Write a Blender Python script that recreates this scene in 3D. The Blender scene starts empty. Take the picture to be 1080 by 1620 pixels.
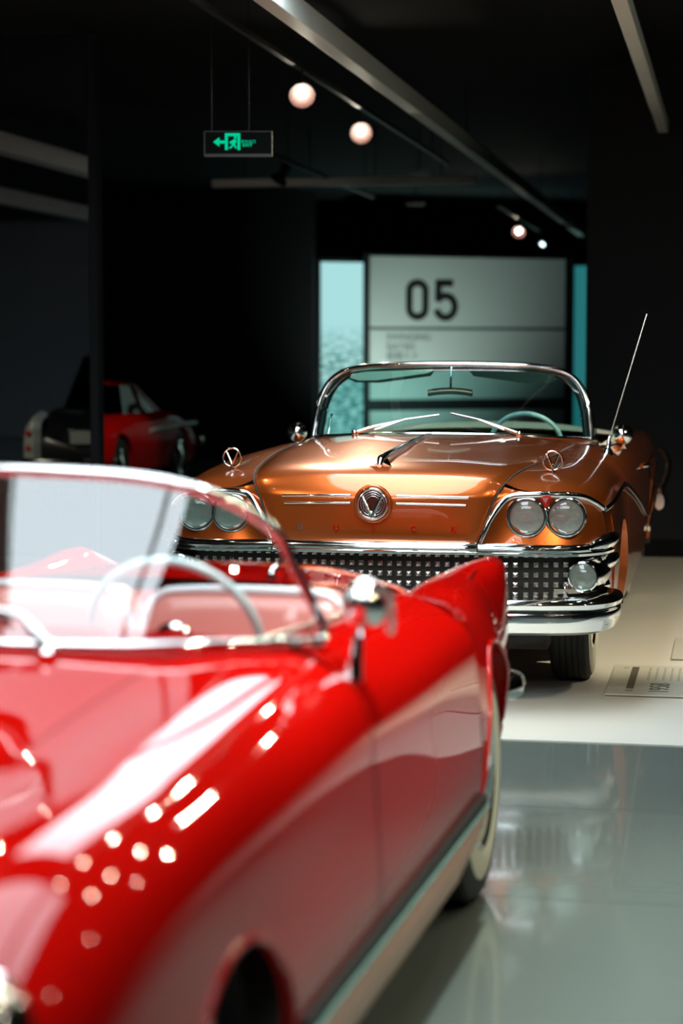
import bpy, bmesh, math, random
import numpy as np
from mathutils import Vector, Matrix
random.seed(7)
PI = math.pi
R = math.radians
scn = bpy.context.scene
col = scn.collection

# ------------------------------------------------------------ camera
FPX, CAMH = 3200.0, 1.5
YAW, PITCH = R(11.0), math.atan(255 / 3200.0)
cam_d = bpy.data.cameras.new('camera')
cam = bpy.data.objects.new('camera', cam_d)
col.objects.link(cam)
cam.location = (0, 0, CAMH)
cam.rotation_euler = (PI / 2 - PITCH, 0, YAW)
cam_d.sensor_fit = 'VERTICAL'
cam_d.sensor_height = 36.0
cam_d.lens = FPX / 1620.0 * 36.0
cam_d.clip_end = 200
cam_d.dof.use_dof = True
cam_d.dof.focus_distance = 8.75
cam_d.dof.aperture_fstop = cam_d.lens / 1000 / 0.040
scn.camera = cam

# ------------------------------------------------------------ world and exposure
world = bpy.data.worlds.new('world')
scn.world = world
world.use_nodes = True
bg = world.node_tree.nodes['Background']
bg.inputs[0].default_value = (0.55, 0.75, 0.8, 1)
bg.inputs[1].default_value = 0.006
vs = scn.view_settings
vs.view_transform = 'Standard'
vs.look = 'None'
vs.gamma = 1.0
vs.use_curve_mapping = False
vs.exposure = 0.0

# luminous ceiling panels of the hall: (x, y, size x, size y, strength)
PANELS = [(-1.60, 2.75, 3.0, 3.0, 6.0), (-1.62, 7.70, 1.5, 4.5, 8.0)]
PANEL_COL = (0.82, 0.93, 1.0)
PANEL_Z = 3.42
# track spotlights: (x, y, z, target, watts, cone degrees, colour)
WARM = (1.0, 0.86, 0.62)
SPOTS = [(-2.66, 12.40, 3.09, (-1.6, 8.3, 0.9), 150, 44, WARM),
         (-2.70, 14.62, 3.09, (-1.4, 9.6, 0.9), 150, 44, WARM),
         (-2.85, 27.0, 3.09, (-3.4, 22.0, 0.0), 40, 40, WARM),
         (-3.40, 5.00, 3.09, (-1.6, 8.5, 0.8), 160, 36, WARM),
         (1.30, 5.60, 3.09, (-1.2, 8.6, 0.7), 160, 36, WARM),
         (1.30, 2.00, 3.09, (-1.1, 4.2, 0.7), 32, 60, WARM),
         (1.30, 8.90, 3.09, (-0.20, 11.4, 0.0), 430, 70, WARM),
         (-3.40, 1.00, 3.09, (-1.7, 3.8, 0.7), 40, 50, WARM),
         (1.30, 3.20, 3.09, (-1.0, 4.4, 0.7), 32, 60, WARM),
         (1.30, 4.40, 3.09, (-0.9, 5.4, 0.7), 32, 60, WARM),
         (1.30, 6.80, 3.09, (-1.0, 5.6, 0.7), 44, 60, WARM),
         (1.30, 8.00, 3.09, (-0.9, 5.0, 0.7), 44, 60, WARM),
         (-3.40, 2.40, 3.09, (-1.8, 3.6, 0.8), 30, 60, WARM),
         (-3.40, 6.80, 3.09, (-1.8, 5.0, 0.8), 40, 60, WARM),
         (-3.40, 8.60, 3.09, (-1.6, 8.6, 0.8), 60, 60, WARM),
         (-4.10, 18.2, 3.09, (-6.1, 19.6, 0.5), 90, 40, WARM),
         (-0.45, 4.20, 3.09, (0.25, 4.4, 0.0), 260, 76, (0.9, 1.0, 0.92)),  # unseen lamp added to brighten the bare floor
         (0.25, 4.60, 3.09, (-0.9, 3.6, 0.8), 5, 60, WARM), (0.25, 5.60, 3.09, (-0.9, 4.0, 0.8), 5, 60, WARM),
         (0.25, 6.70, 3.09, (-0.9, 4.4, 0.8), 6, 60, WARM), (0.25, 7.80, 3.09, (-0.9, 4.6, 0.8), 6, 60, WARM), (0.25, 8.80, 3.09, (-0.9, 5.4, 0.8), 7, 60, WARM),
         (-0.45, 5.20, 3.09, (-0.9, 3.8, 0.8), 5, 60, WARM), (-0.45, 6.30, 3.09, (-0.9, 4.2, 0.8), 5, 60, WARM),
         (-0.45, 7.40, 3.09, (-0.9, 4.8, 0.8), 6, 60, WARM), (-0.45, 8.60, 3.09, (-0.9, 5.2, 0.8), 7, 60, WARM),
         (-7.60, 12.9, 3.09, (-5.9, 10.0, 0.6), 260, 40, WARM)]  # unseen lamp added to lift the black saloon's tail out of the dark

# ------------------------------------------------------------ materials
MATS = {}
def _mat(name):
    m = bpy.data.materials.new(name)
    m.use_nodes = True
    MATS[name] = m
    return m, m.node_tree.nodes, m.node_tree.links
def pbr(name, c, rough=0.5, metal=0.0, coat=0.0, coatr=0.03, emit=None, es=0.0, spec=0.5, bump=0.0, bscale=200.0, var=0.0, vscale=6.0, sheen=0.0):
    m, n, l = _mat(name)
    b = n['Principled BSDF']
    b.inputs['Base Color'].default_value = (*c, 1)
    b.inputs['Roughness'].default_value = rough
    b.inputs['Metallic'].default_value = metal
    b.inputs['Coat Weight'].default_value = coat
    b.inputs['Coat Roughness'].default_value = coatr
    b.inputs['Specular IOR Level'].default_value = spec
    if sheen:
        b.inputs['Sheen Weight'].default_value = sheen
    if emit:
        b.inputs['Emission Color'].default_value = (*emit, 1)
        b.inputs['Emission Strength'].default_value = es
    tc = n.new('ShaderNodeTexCoord')
    if var:
        t = n.new('ShaderNodeTexNoise'); t.inputs['Scale'].default_value = vscale; t.inputs['Detail'].default_value = 6
        l.new(tc.outputs['Object'], t.inputs['Vector'])
        mr = n.new('ShaderNodeMapRange'); mr.inputs['To Min'].default_value = 1 - var; mr.inputs['To Max'].default_value = 1 + var
        l.new(t.outputs['Fac'], mr.inputs['Value'])
        mx = n.new('ShaderNodeMix'); mx.data_type = 'RGBA'; mx.blend_type = 'MULTIPLY'; mx.inputs['Factor'].default_value = 1
        mx.inputs[6].default_value = (*c, 1)
        l.new(mr.outputs['Result'], mx.inputs[7]); l.new(mx.outputs[2], b.inputs['Base Color'])
    if bump:
        t2 = n.new('ShaderNodeTexNoise'); t2.inputs['Scale'].default_value = bscale; t2.inputs['Detail'].default_value = 3
        l.new(tc.outputs['Object'], t2.inputs['Vector'])
        bp = n.new('ShaderNodeBump'); bp.inputs['Strength'].default_value = bump; bp.inputs['Distance'].default_value = 0.01
        l.new(t2.outputs['Fac'], bp.inputs['Height']); l.new(bp.outputs['Normal'], b.inputs['Normal'])
    return m
def flake(name, c, c2, rough, metal, coat=1.0):
    """metallic lacquer: colour shifts a little with fine flake noise under a clear coat"""
    m = pbr(name, c, rough, metal, coat, 0.02)
    n, l = m.node_tree.nodes, m.node_tree.links
    b = n['Principled BSDF']
    tc = n.new('ShaderNodeTexCoord')
    v = n.new('ShaderNodeTexVoronoi'); v.inputs['Scale'].default_value = 900
    l.new(tc.outputs['Object'], v.inputs['Vector'])
    mx = n.new('ShaderNodeMix'); mx.data_type = 'RGBA'
    mx.inputs[6].default_value = (*c, 1); mx.inputs[7].default_value = (*c2, 1)
    l.new(v.outputs['Distance'], mx.inputs['Factor']); l.new(mx.outputs[2], b.inputs['Base Color'])
    return m
def glass(name, tint, ior=1.5, rough=0.0, base_refl=0.0):
    m, n, l = _mat(name)
    n.remove(n['Principled BSDF'])
    out = n['Material Output']
    tr = n.new('ShaderNodeBsdfTransparent'); tr.inputs[0].default_value = (*tint, 1)
    gl = n.new('ShaderNodeBsdfGlossy'); gl.inputs['Roughness'].default_value = rough
    # Schlick curve, the same from both sides; both faces of a pane reflect
    lw = n.new('ShaderNodeLayerWeight'); lw.inputs[0].default_value = 0.5
    pw = n.new('ShaderNodeMath'); pw.operation = 'POWER'; pw.inputs[1].default_value = 5.0
    l.new(lw.outputs['Facing'], pw.inputs[0])
    f0 = ((ior - 1) / (ior + 1)) ** 2 * 1.8 + base_refl
    mu = n.new('ShaderNodeMath'); mu.operation = 'MULTIPLY_ADD'; mu.inputs[1].default_value = 1 - f0; mu.inputs[2].default_value = f0; mu.use_clamp = True
    mix = n.new('ShaderNodeMixShader')
    l.new(pw.outputs[0], mu.inputs[0]); l.new(mu.outputs[0], mix.inputs[0])
    l.new(tr.outputs[0], mix.inputs[1]); l.new(gl.outputs[0], mix.inputs[2]); l.new(mix.outputs[0], out.inputs[0])
    return m
def emis(name, c, s):
    m, n, l = _mat(name)
    n.remove(n['Principled BSDF'])
    e = n.new('ShaderNodeEmission'); e.inputs[0].default_value = (*c, 1); e.inputs[1].default_value = s
    l.new(e.outputs[0], n['Material Output'].inputs[0])
    return m

copper = flake('copper_lacquer', (0.43, 0.078, 0.009), (0.56, 0.125, 0.018), 0.29, 0.72)
redpaint = pbr('red_lacquer', (0.52, 0.003, 0.0015), 0.4, 0.0, 1.0, 0.02, spec=0.0)
darkred = pbr('dark_red_lacquer', (0.55, 0.005, 0.004), 0.4, 0.0, 0.2, 0.05, spec=0.0)
blackpaint = pbr('black_lacquer', (0.006, 0.007, 0.009), 0.3, 0.0, 1.0, 0.02)
chrome = pbr('chrome', (0.86, 0.87, 0.86), 0.07, 1.0, bump=0.008, bscale=30)
satin = pbr('brushed_chrome', (0.72, 0.72, 0.70), 0.24, 1.0)
blackrub = pbr('rubber', (0.016, 0.017, 0.015), 0.62, bump=0.15, bscale=120)
whitewall = pbr('whitewall_rubber', (0.78, 0.76, 0.58), 0.5)
darkgap = pbr('dark_recess', (0.010, 0.009, 0.008), 0.7)
cream = pbr('cream_vinyl', (0.80, 0.80, 0.66), 0.42, bump=0.1, bscale=160, var=0.06)
pinkv = pbr('rose_vinyl', (0.82, 0.30, 0.26), 0.30, coat=0.6, coatr=0.25, bump=0.06, bscale=120, var=0.05)  # pink base colour carries the light sheen on red seats
redv = pbr('red_vinyl', (0.55, 0.03, 0.02), 0.4, bump=0.08, bscale=140)
lens = glass('lamp_lens', (0.86, 0.92, 0.90), 1.5, 0.03, 0.03)
lampref = pbr('lamp_reflector', (.80, .84, .82), .30, .8, bump=.28, bscale=40)
wsglass = glass('tinted_windshield', (0.50, 0.80, 0.78), 1.5, 0.0, 0.0)
rsglass = glass('clear_windshield', (0.86, 0.92, 0.94), 1.5, 0.0, 0.09)
dkglass = glass('dark_window', (0.04, 0.05, 0.05), 1.12, 0.0, 0.0)
palewheel = pbr('pale_wheel_rim', (0.62, 0.80, 0.80), 0.25, coat=0.5)
redlens = pbr('red_lens', (0.55, 0.01, 0.008), 0.15, coat=1.0)
plateM = pbr('plate_white', (0.30, 0.34, 0.33), 0.5)
visorM = pbr('visor_cloth', (0.025, 0.025, 0.02), 0.7, bump=0.1)
# ------------------------------------------------------------ mesh helpers
def finish(name, me, mat, parent=None, smooth=True, angle=None):
    o = bpy.data.objects.new(name, me)
    col.objects.link(o)
    if mat: me.materials.append(mat)
    if smooth:
        me.polygons.foreach_set('use_smooth', [True] * len(me.polygons))
        if angle is not None:
            try: me.set_sharp_from_angle(angle=R(angle))
            except Exception: pass
    if parent: o.parent = parent
    return o
def mesh(name, v, f, mat, parent=None, smooth=False, angle=None, fixn=True):
    me = bpy.data.meshes.new(name)
    me.from_pydata([tuple(float(c) for c in p) for p in v], [], f)
    if fixn:
        bm = bmesh.new(); bm.from_mesh(me)
        bmesh.ops.remove_doubles(bm, verts=bm.verts, dist=1e-6)
        bmesh.ops.recalc_face_normals(bm, faces=bm.faces)
        bm.to_mesh(me); bm.free()
    me.update()
    return finish(name, me, mat, parent, smooth, angle)
def spl(pts, n, closed=False):
    """Catmull-Rom through pts, n samples"""
    p = np.array(pts, float)
    m = len(p)
    if closed:
        idx = np.linspace(0, m, n, endpoint=False)
        g = lambda i: p[i % m]
    else:
        idx = np.linspace(0, m - 1, n)
        def g(i):
            if i < 0: return 2 * p[0] - p[1]
            if i >= m: return 2 * p[-1] - p[-2]
            return p[i]
    out = []
    for s in idx:
        i = int(math.floor(s))
        if not closed: i = min(i, m - 2)
        t = s - i
        a, b, c, d = g(i - 1), g(i), g(i + 1), g(i + 2)
        out.append(0.5 * ((2 * b) + (c - a) * t + (2 * a - 5 * b + 4 * c - d) * t * t + (3 * b - a - 3 * c + d) * t ** 3))
    return np.array(out)
def grid_vf(G, cu=False, cv=False):
    n, m = len(G), len(G[0])
    v = [tuple(G[i][j]) for i in range(n) for j in range(m)]
    f = []
    for i in range(n if cu else n - 1):
        for j in range(m if cv else m - 1):
            a, b = i * m + j, i * m + (j + 1) % m
            c, d = ((i + 1) % n) * m + (j + 1) % m, ((i + 1) % n) * m + j
            f.append((a, b, c, d))
    return v, f
def grid(name, G, mat, parent=None, cu=False, cv=False, thick=0.0, angle=None):
    v, f = grid_vf(G, cu, cv)
    o = mesh(name, v, f, mat, parent, True, angle)
    if thick:
        md = o.modifiers.new('thickness', 'SOLIDIFY'); md.thickness = thick; md.offset = -1
    return o
def loft(name, rows, mat, parent=None, nu=40, nv=40, thick=0.0, angle=None, mirror=False):
    A = np.array([spl(r, nu) for r in rows])
    G = np.array([spl(A[:, k], nv) for k in range(nu)])
    return grid(name, G, mat, parent, thick=thick, angle=angle)
def tube_vf(pts, r, seg=10, closed=False, up=(0, 0, 1), sx=1.0, sz=1.0):
    p = np.array(pts, float); n = len(p)
    rr = np.full(n, r, float) if np.isscalar(r) else np.array(r, float)
    v, f = [], []
    for i in range(n):
        a = p[(i - 1) % n] if (closed or i > 0) else p[i]
        b = p[(i + 1) % n] if (closed or i < n - 1) else p[i]
        t = b - a; t = t / (np.linalg.norm(t) + 1e-12)
        u = np.array(up, float)
        if abs(t @ u) > 0.95: u = np.array((1., 0, 0)) if abs(t[0]) < 0.9 else np.array((0, 1., 0))
        s = np.cross(t, u); s /= np.linalg.norm(s); w = np.cross(s, t)
        for k in range(seg):
            a_ = 2 * PI * k / seg
            v.append(p[i] + rr[i] * (math.cos(a_) * s * sx + math.sin(a_) * w * sz))
    for i in range(n if closed else n - 1):
        for k in range(seg):
            f.append((i * seg + k, i * seg + (k + 1) % seg, ((i + 1) % n) * seg + (k + 1) % seg, ((i + 1) % n) * seg + k))
    if not closed:
        f.append(tuple(range(seg))); f.append(tuple((n - 1) * seg + k for k in range(seg)))
    return v, f
def tube(name, pts, r, mat, parent=None, seg=10, closed=False, n=0, up=(0, 0, 1), sx=1.0, sz=1.0):
    if n: pts = spl(pts, n, closed)
    v, f = tube_vf(pts, r, seg, closed, up, sx, sz)
    return mesh(name, v, f, mat, parent, True, 50)
def lathe_vf(prof, c, ax, seg=32):
    """prof: (radius, distance along axis); c centre; ax axis"""
    ax = Vector(ax).normalized()
    s = ax.orthogonal().normalized(); w = ax.cross(s)
    v, f = [], []
    for r, h in prof:
        for k in range(seg):
            a = 2 * PI * k / seg
            v.append(tuple(Vector(c) + ax * h + (s * math.cos(a) + w * math.sin(a)) * max(r, 1e-4)))
    m = len(prof)
    for i in range(m - 1):
        for k in range(seg):
            f.append((i * seg + k, i * seg + (k + 1) % seg, (i + 1) * seg + (k + 1) % seg, (i + 1) * seg + k))
    f.append(tuple(range(seg))); f.append(tuple((m - 1) * seg + k for k in range(seg)))
    return v, f
def lathe(name, prof, c, ax, mat, parent=None, seg=32, angle=35):
    v, f = lathe_vf(prof, c, ax, seg)
    return mesh(name, v, f, mat, parent, True, angle)
def torus(name, c, ax, Rr, r, mat, parent=None, n=40, seg=10):
    ax = Vector(ax).normalized(); s = ax.orthogonal().normalized(); w = ax.cross(s)
    pts = [Vector(c) + (s * math.cos(2 * PI * k / n) + w * math.sin(2 * PI * k / n)) * Rr for k in range(n)]
    return tube(name, pts, r, mat, parent, seg, True, up=tuple(ax))
def box_vf(x0, x1, y0, y1, z0, z1):
    v = [(x, y, z) for x in (x0, x1) for y in (y0, y1) for z in (z0, z1)]
    f = [(0, 1, 3, 2), (4, 6, 7, 5), (0, 4, 5, 1), (2, 3, 7, 6), (0, 2, 6, 4), (1, 5, 7, 3)]
    return v, f
def bev(o, w=0.01, seg=2):
    md = o.modifiers.new('bevel', 'BEVEL'); md.width = w; md.segments = seg; md.limit_method = 'ANGLE'
    return o
def box(name, x0, x1, y0, y1, z0, z1, mat, parent=None, bevel=0.0, seg=2):
    v, f = box_vf(x0, x1, y0, y1, z0, z1)
    o = mesh(name, v, f, mat, parent)
    if bevel:
        bev(o, bevel, seg)
        o.data.polygons.foreach_set('use_smooth', [True] * len(o.data.polygons))
        try: o.data.set_sharp_from_angle(angle=R(80))
        except Exception: pass
    return o
def prism(name, poly, mat, parent=None, frame=None, depth=0.01):
    """flat outline (u, v) given thickness; frame = (origin, udir, vdir)"""
    O, U, V = [Vector(q) for q in frame]
    N = U.cross(V).normalized()
    k = len(poly)
    v = [tuple(O + U * a + V * b) for a, b in poly] + [tuple(O + U * a + V * b + N * depth) for a, b in poly]
    f = [tuple(range(k)), tuple(range(2 * k - 1, k - 1, -1))] + [(i, (i + 1) % k, k + (i + 1) % k, k + i) for i in range(k)]
    return mesh(name, v, f, mat, parent)
def join_vf(parts):
    V, F_ = [], []
    for v, f in parts:
        o = len(V); V += list(v); F_ += [tuple(i + o for i in q) for q in f]
    return V, F_
def text(name, s, size, mat, parent, M, depth=0.004, align='CENTER', offset=0.0, spacing=1.0):
    cu = bpy.data.curves.new(name, 'FONT')
    cu.body = s; cu.size = size; cu.extrude = depth; cu.align_x = align; cu.align_y = 'CENTER'; cu.offset = offset; cu.space_character = spacing
    cu.resolution_u = 6
    t = bpy.data.objects.new(name + '_tmp', cu); col.objects.link(t)
    dg = bpy.context.evaluated_depsgraph_get()
    me = bpy.data.meshes.new_from_object(t.evaluated_get(dg))
    bpy.data.objects.remove(t)
    o = bpy.data.objects.new(name, me); col.objects.link(o)
    me.materials.clear(); me.materials.append(mat)
    me.transform(M)
    if parent: o.parent = parent
    return o
def thing(name, label, cat, loc=(0, 0, 0), rz=0.0, group=None):
    o = bpy.data.objects.new(name, None); col.objects.link(o)
    o.empty_display_size = 0.2
    o.location = loc; o.rotation_euler = (0, 0, rz)
    return tag(o, label, cat, group)
def tag(o, label, cat, group=None):
    o['label'] = label; o['category'] = cat
    if group: o['group'] = group
    return o
def struct(o, label=None):
    o['kind'] = 'structure'
    if label: o['label'] = label
    return o
def mx(G):
    return np.array(G) * np.array((-1, 1, 1))
def mxp(p): return [(-a, b, c) for a, b, c in p]

class Skin:
    """body surface: sections {y: [(x, z) ...]} splined across and along; front offset pushes y back"""
    def __init__(self, sec, foff=None, f0=0.0, f1=0.5):
        self.ys = sorted(sec)
        self.P = np.array([[(x, z) for x, z in sec[y]] for y in self.ys], float)
        self.n = self.P.shape[1]
        self.foff = foff; self.f0 = f0; self.f1 = f1
    def row(self, y):
        ys = self.ys
        y = min(max(y, ys[0]), ys[-1])
        i = max(0, min(len(ys) - 2, int(np.searchsorted(ys, y)) - 1))
        h = ys[i + 1] - ys[i]; t = (y - ys[i]) / h
        def tan(k):
            if k == 0: return (self.P[1] - self.P[0]) / (ys[1] - ys[0])
            if k == len(ys) - 1: return (self.P[-1] - self.P[-2]) / (ys[-1] - ys[-2])
            return (self.P[k + 1] - self.P[k - 1]) / (ys[k + 1] - ys[k - 1])
        a, b = self.P[i], self.P[i + 1]; m0, m1 = tan(i) * h, tan(i + 1) * h
        return (2*t**3 - 3*t*t + 1) * a + (t**3 - 2*t*t + t) * m0 + (-2*t**3 + 3*t*t) * b + (t**3 - t*t) * m1
    def at(self, u, row, y):
        n = self.n
        u = min(max(u, 0), n - 1)
        i = min(int(u), n - 2); t = u - i
        g = lambda k: (2 * row[0] - row[1]) if k < 0 else ((2 * row[-1] - row[-2]) if k >= n else row[k])
        a, b, c, d = g(i - 1), g(i), g(i + 1), g(i + 2)
        q = 0.5 * ((2 * b) + (c - a) * t + (2 * a - 5 * b + 4 * c - d) * t * t + (3 * b - a - 3 * c + d) * t ** 3)
        yy = y
        if self.foff is not None:
            k = min(1, max(0, (y - self.f0) / (self.f1 - self.f0))); k = 1 - k * k * (3 - 2 * k)
            yy = y + k * float(np.interp(u, range(n), self.foff))
        return np.array((q[0], yy, q[1]))
    def panel(self, name, u0, u1, y0, y1, mat, parent, arches=(), nu=30, ny=50, side=1, lip=0.05, extra=()):
        ys = list(np.linspace(y0, y1, ny))
        for yc, zc, r in arches:
            for k in np.linspace(-1, 1, 25):
                yy = yc + r * math.sin(k * PI / 2)
                if y0 < yy < y1: ys.append(yy)
        ys = sorted(set(round(v, 5) for v in ys))
        G = []
        for y in ys:
            row = self.row(y)
            zb = -9
            ue = u1
            for yc, zc, r in arches:
                d = abs(y - yc)
                if d < r:
                    zb = max(zb, zc + math.sqrt(r * r - d * d))
            if zb > -9 and self.at(u1, row, y)[2] < zb:
                lo, hi = u0, u1
                for _ in range(26):
                    mid = (lo + hi) / 2
                    if self.at(mid, row, y)[2] > zb: lo = mid
                    else: hi = mid
                ue = lo
            r_ = [self.at(u0 + (ue - u0) * k / nu, row, y) for k in range(nu + 1)]
            if lip:
                e = r_[-1].copy(); e2 = e.copy(); e2[0] -= 0.012; e2[2] += 0.0; r_.append(e2)
                e3 = e.copy(); e3[0] -= lip; r_.append(e3)
            G.append(r_)
        G = np.array(G)
        if side < 0: G = mx(G)
        return grid(name, G, mat, parent, angle=40)
def wheel(parent, x, y, r, w, side, ww=(0.62, 0.84), rim=chrome, name='wheel', seg=40, hub=None):
    """tyre turned about the axle with whitewall band and hubcap; side = +1 outer face towards +x"""
    h = w / 2
    prof = [(r * 0.60, -h * .8), (r * 0.80, -h), (r * 0.93, -h * .95), (r * 0.985, -h * .78)]
    for k in range(5):                           # tread ribs
        a = -h * .72 + k * (h * 1.44 / 5); b = h * 1.44 / 5
        prof += [(r * 0.985, a + b * .06), (r, a + b * .12), (r, a + b * .88), (r * 0.985, a + b * .94)]
    prof += [(r * 0.985, h * .78), (r * 0.93, h * .95), (r * 0.80, h), (r * 0.60, h * .8)]
    t = lathe(name, prof, (x, y, r), (side, 0, 0), blackrub, parent, seg)
    if ww:
        lathe('whitewall', [(r * ww[0], h * .86), (r * (ww[0] + .04), h * .98), (r * 0.80, h * 1.02), (r * (ww[1] - .01), h * 1.01), (r * ww[1], h * .95), (r * ww[1], h * .9)], (x, y, r), (side, 0, 0), whitewall, t, seg)
    lathe('hubcap', [(r * .63, h * .70), (r * .62, h * .92), (r * .56, h * 1.0), (r * .50, h * .86), (r * .30, h * .95), (r * .22, h * 1.15), (r * .10, h * 1.2), (0, h * 1.2)], (x, y, r), (side, 0, 0), rim, t, seg)
    return t

# ============================================================ the setting
wallblack = pbr('wall_black_paint', (0.005, 0.0055, 0.006), 0.75, bump=0.05, bscale=60, var=0.15)
wallgrey = pbr('wall_grey_paint', (0.55, 0.60, 0.66), 0.8, bump=0.05, bscale=60, var=0.1)
ceilM = pbr('ceiling_black', (0.004, 0.0045, 0.0045), 0.85, var=0.2)
floorM = pbr('floor_grey_lacquer', (0.17, 0.21, 0.19), 0.15, coat=0.6, coatr=0.06, bump=0.02, bscale=5, var=0.04, vscale=1.3)
jointM = pbr('floor_joint', (0.50, 0.56, 0.55), 0.4)
platM = pbr('platform_white_lacquer', (0.74, 0.74, 0.66), 0.42, var=0.03, vscale=2.0, bump=0.02, bscale=30, spec=0.3)
darkfloor = pbr('floor_dark', (0.012, 0.013, 0.012), 0.5)
steel = pbr('beam_grey_paint', (0.80, 0.84, 0.78), 0.45, var=0.06, vscale=3)
blackmet = pbr('black_metal', (0.012, 0.012, 0.012), 0.45)

fl = struct(box('floor', -14, 9, -6, 34, -0.12, -0.022, jointM), 'pale bed of the hall floor under the slabs')
ys = [7.70 - 1.12 * k for k in range(12)]
xs = [-11.25, -7.53, -3.81, -0.09, 3.63, 7.35]
for i in range(len(ys) - 1):
    for j in range(len(xs) - 1):
        t = box('floor_tile', xs[j] + .003, xs[j + 1] - .003, ys[i + 1] + .003, ys[i] - .003, -0.022, 0.0, floorM, fl)
box('dark_floor', -14, 9, 14.82, 34, -0.022, 0.0, darkfloor, fl)
box('dark_floor', -14, -3.6, 7.703, 14.82, -0.022, 0.0, darkfloor, fl)
struct(box('platform', -3.6, 7.35, 7.703, 14.82, -0.022, 0.004, platM), 'smooth white display platform under the copper convertible')
struct(box('ceiling', -14, 9, -6, 34, 3.75, 3.85, ceilM), 'black ceiling of the hall')
struct(box('wall_back', -14, 9, 33.5, 33.7, 0, 3.75, wallblack), 'black back wall behind the numbered panel')
struct(box('wall_right', -1.18, 9, 16.3, 16.5, 0, 3.75, wallblack), 'black wall behind the copper convertible')
struct(box('wall_left', -14, -13.8, -6, 33.5, 0, 3.75, wallgrey), 'grey side wall of the hall')
struct(box('wall_front', -14, 9, -6, -5.8, 0, 3.75, wallgrey), 'grey wall behind the viewer')
struct(box('wall_far_left', -13.8, -5.93, 28.4, 28.55, 0, 3.75, wallblack), 'black partition beside the backlit mural')
# polished dark wall panel that mirrors the hall
mirM = pbr('smoked_mirror', (0.50, 0.53, 0.56), 0.015, 1.0)
mw = struct(box('wall_mirror', -8.6, -4.56, 14.0, 14.08, 0, 3.75, mirM), 'smoked mirror wall panel in front of the red coupe')
box('edge_post', -4.56, -4.495, 13.97, 14.10, 0, 3.75, pbr('post_dark', (0.022, 0.025, 0.028), 0.6), mw, 0.004)

# beams under the ceiling
def beam(name, x0, x1, y0, y1, z0, z1, label, axis='y'):
    t = thing(name, label, 'beam', ((x0 + x1) / 2, (y0 + y1) / 2, z0))
    ox, oy, oz = t.location
    box('profile', x0 - ox, x1 - ox, y0 - oy, y1 - oy, 0, z1 - oz, steel, t, 0.004)
    n = 4
    for k in range(n):
        y = y0 - oy + (y1 - y0) * (k + .5) / n if axis == 'y' else 0
        x = 0 if axis == 'y' else x0 - ox + (x1 - x0) * (k + .5) / n
        tube('hanger_rod', [(x, y, z1 - oz - .002), (x, y, 3.75 - oz)], 0.006, blackmet, t, 6)
    return t
beam('ceiling_beam', -2.335, -2.24, 0.6, 27.4, 3.2, 3.325, 'long pale grey beam running over the copper convertible')
beam('ceiling_beam', -2.335, -2.24, 28.2, 32.0, 3.2, 3.325, 'short grey beam piece beyond the gap near the numbered panel')
beam('ceiling_beam', -0.625, -0.545, 0.6, 16.2, 3.2, 3.29, 'short pale beam at the top right above the black wall')
beam('ceiling_beam', -6.32, -6.14, 2.0, 13.8, 3.2, 3.36, 'grey beam above the black saloon, seen in the mirror wall')
beam('ceiling_beam', -8.42, -8.24, 1.0, 9.0, 3.2, 3.36, 'far grey beam beyond the black saloon, seen in the mirror wall')
beam('ceiling_beam', -5.3, -2.6, 20.30, 20.42, 3.17, 3.25, 'dim cross beam behind the ceiling spotlights', 'x')
# track rails of the spotlights
def rail(x, y0, y1, label):
    t = thing('track_rail', label, 'rail', (x, (y0 + y1) / 2, 3.235))
    h = (y1 - y0) / 2
    box('rail_body', -.018, .018, -h, h, 0, .034, blackmet, t, .003)
    for s in (-.8, .8): tube('hanger_rod', [(0, h * s, .03), (0, h * s, .515)], .005, blackmet, t, 6)
rail(-2.68, 9.0, 19.0, 'black lighting track carrying the two bright spotlights')
rail(-2.85, 24.5, 31.0, 'black lighting track near the numbered panel')
rail(1.30, 0.8, 9.4, 'black lighting track to the right of the cars')
rail(-3.40, 0.4, 9.6, 'black lighting track to the left of the red roadster')
rail(0.25, 4.2, 9.1, 'black lighting track just right of the red roadster')
rail(-0.45, 3.8, 9.0, 'black lighting track above the red roadster flank')
rail(-4.10, 18.0, 23.0, 'black lighting track beside the red coupe')
rail(-7.60, 12.0, 13.6, 'short black lighting track by the mirror wall')
# spotlights
bulb = emis('bulb_glow', (1.0, 0.90, 0.72), 170.0)
halo_flare = pbr('copper_baffle', (0.035, 0.0022, 0.0005), 0.8, 0.0)  # red flare added round each bulb to imitate a glowing halo
spot_labels = ['brightest ceiling spotlight, nearest above the green exit sign', 'second ceiling spotlight from the exit sign, lower right of the brightest', 'small far spotlight above the numbered panel',
               'left track spotlight aimed at the copper convertible grille', 'right track spotlight aimed at the copper convertible grille', 'right track spotlight nearest the viewer', 'spotlight over the white platform', 'left track spotlight nearest the viewer',
               'second spotlight of the right track', 'third spotlight of the right track', 'fifth spotlight of the right track', 'last spotlight of the right track', 'second spotlight of the left track', 'fourth spotlight of the left track', 'last spotlight of the left track',
               'spotlight above the small red coupe', 'spotlight by the mirror wall above the black saloon tail']
spot_labels[16:16] = ['spotlight over the red roadster door aimed at the bare floor'] + ['%s spotlight of the short track right of the red roadster' % q for q in ('nearest', 'second', 'third', 'fourth', 'farthest')] + ['%s spotlight of the track over the red roadster flank' % q for q in ('nearest', 'second', 'third', 'farthest')]
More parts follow.
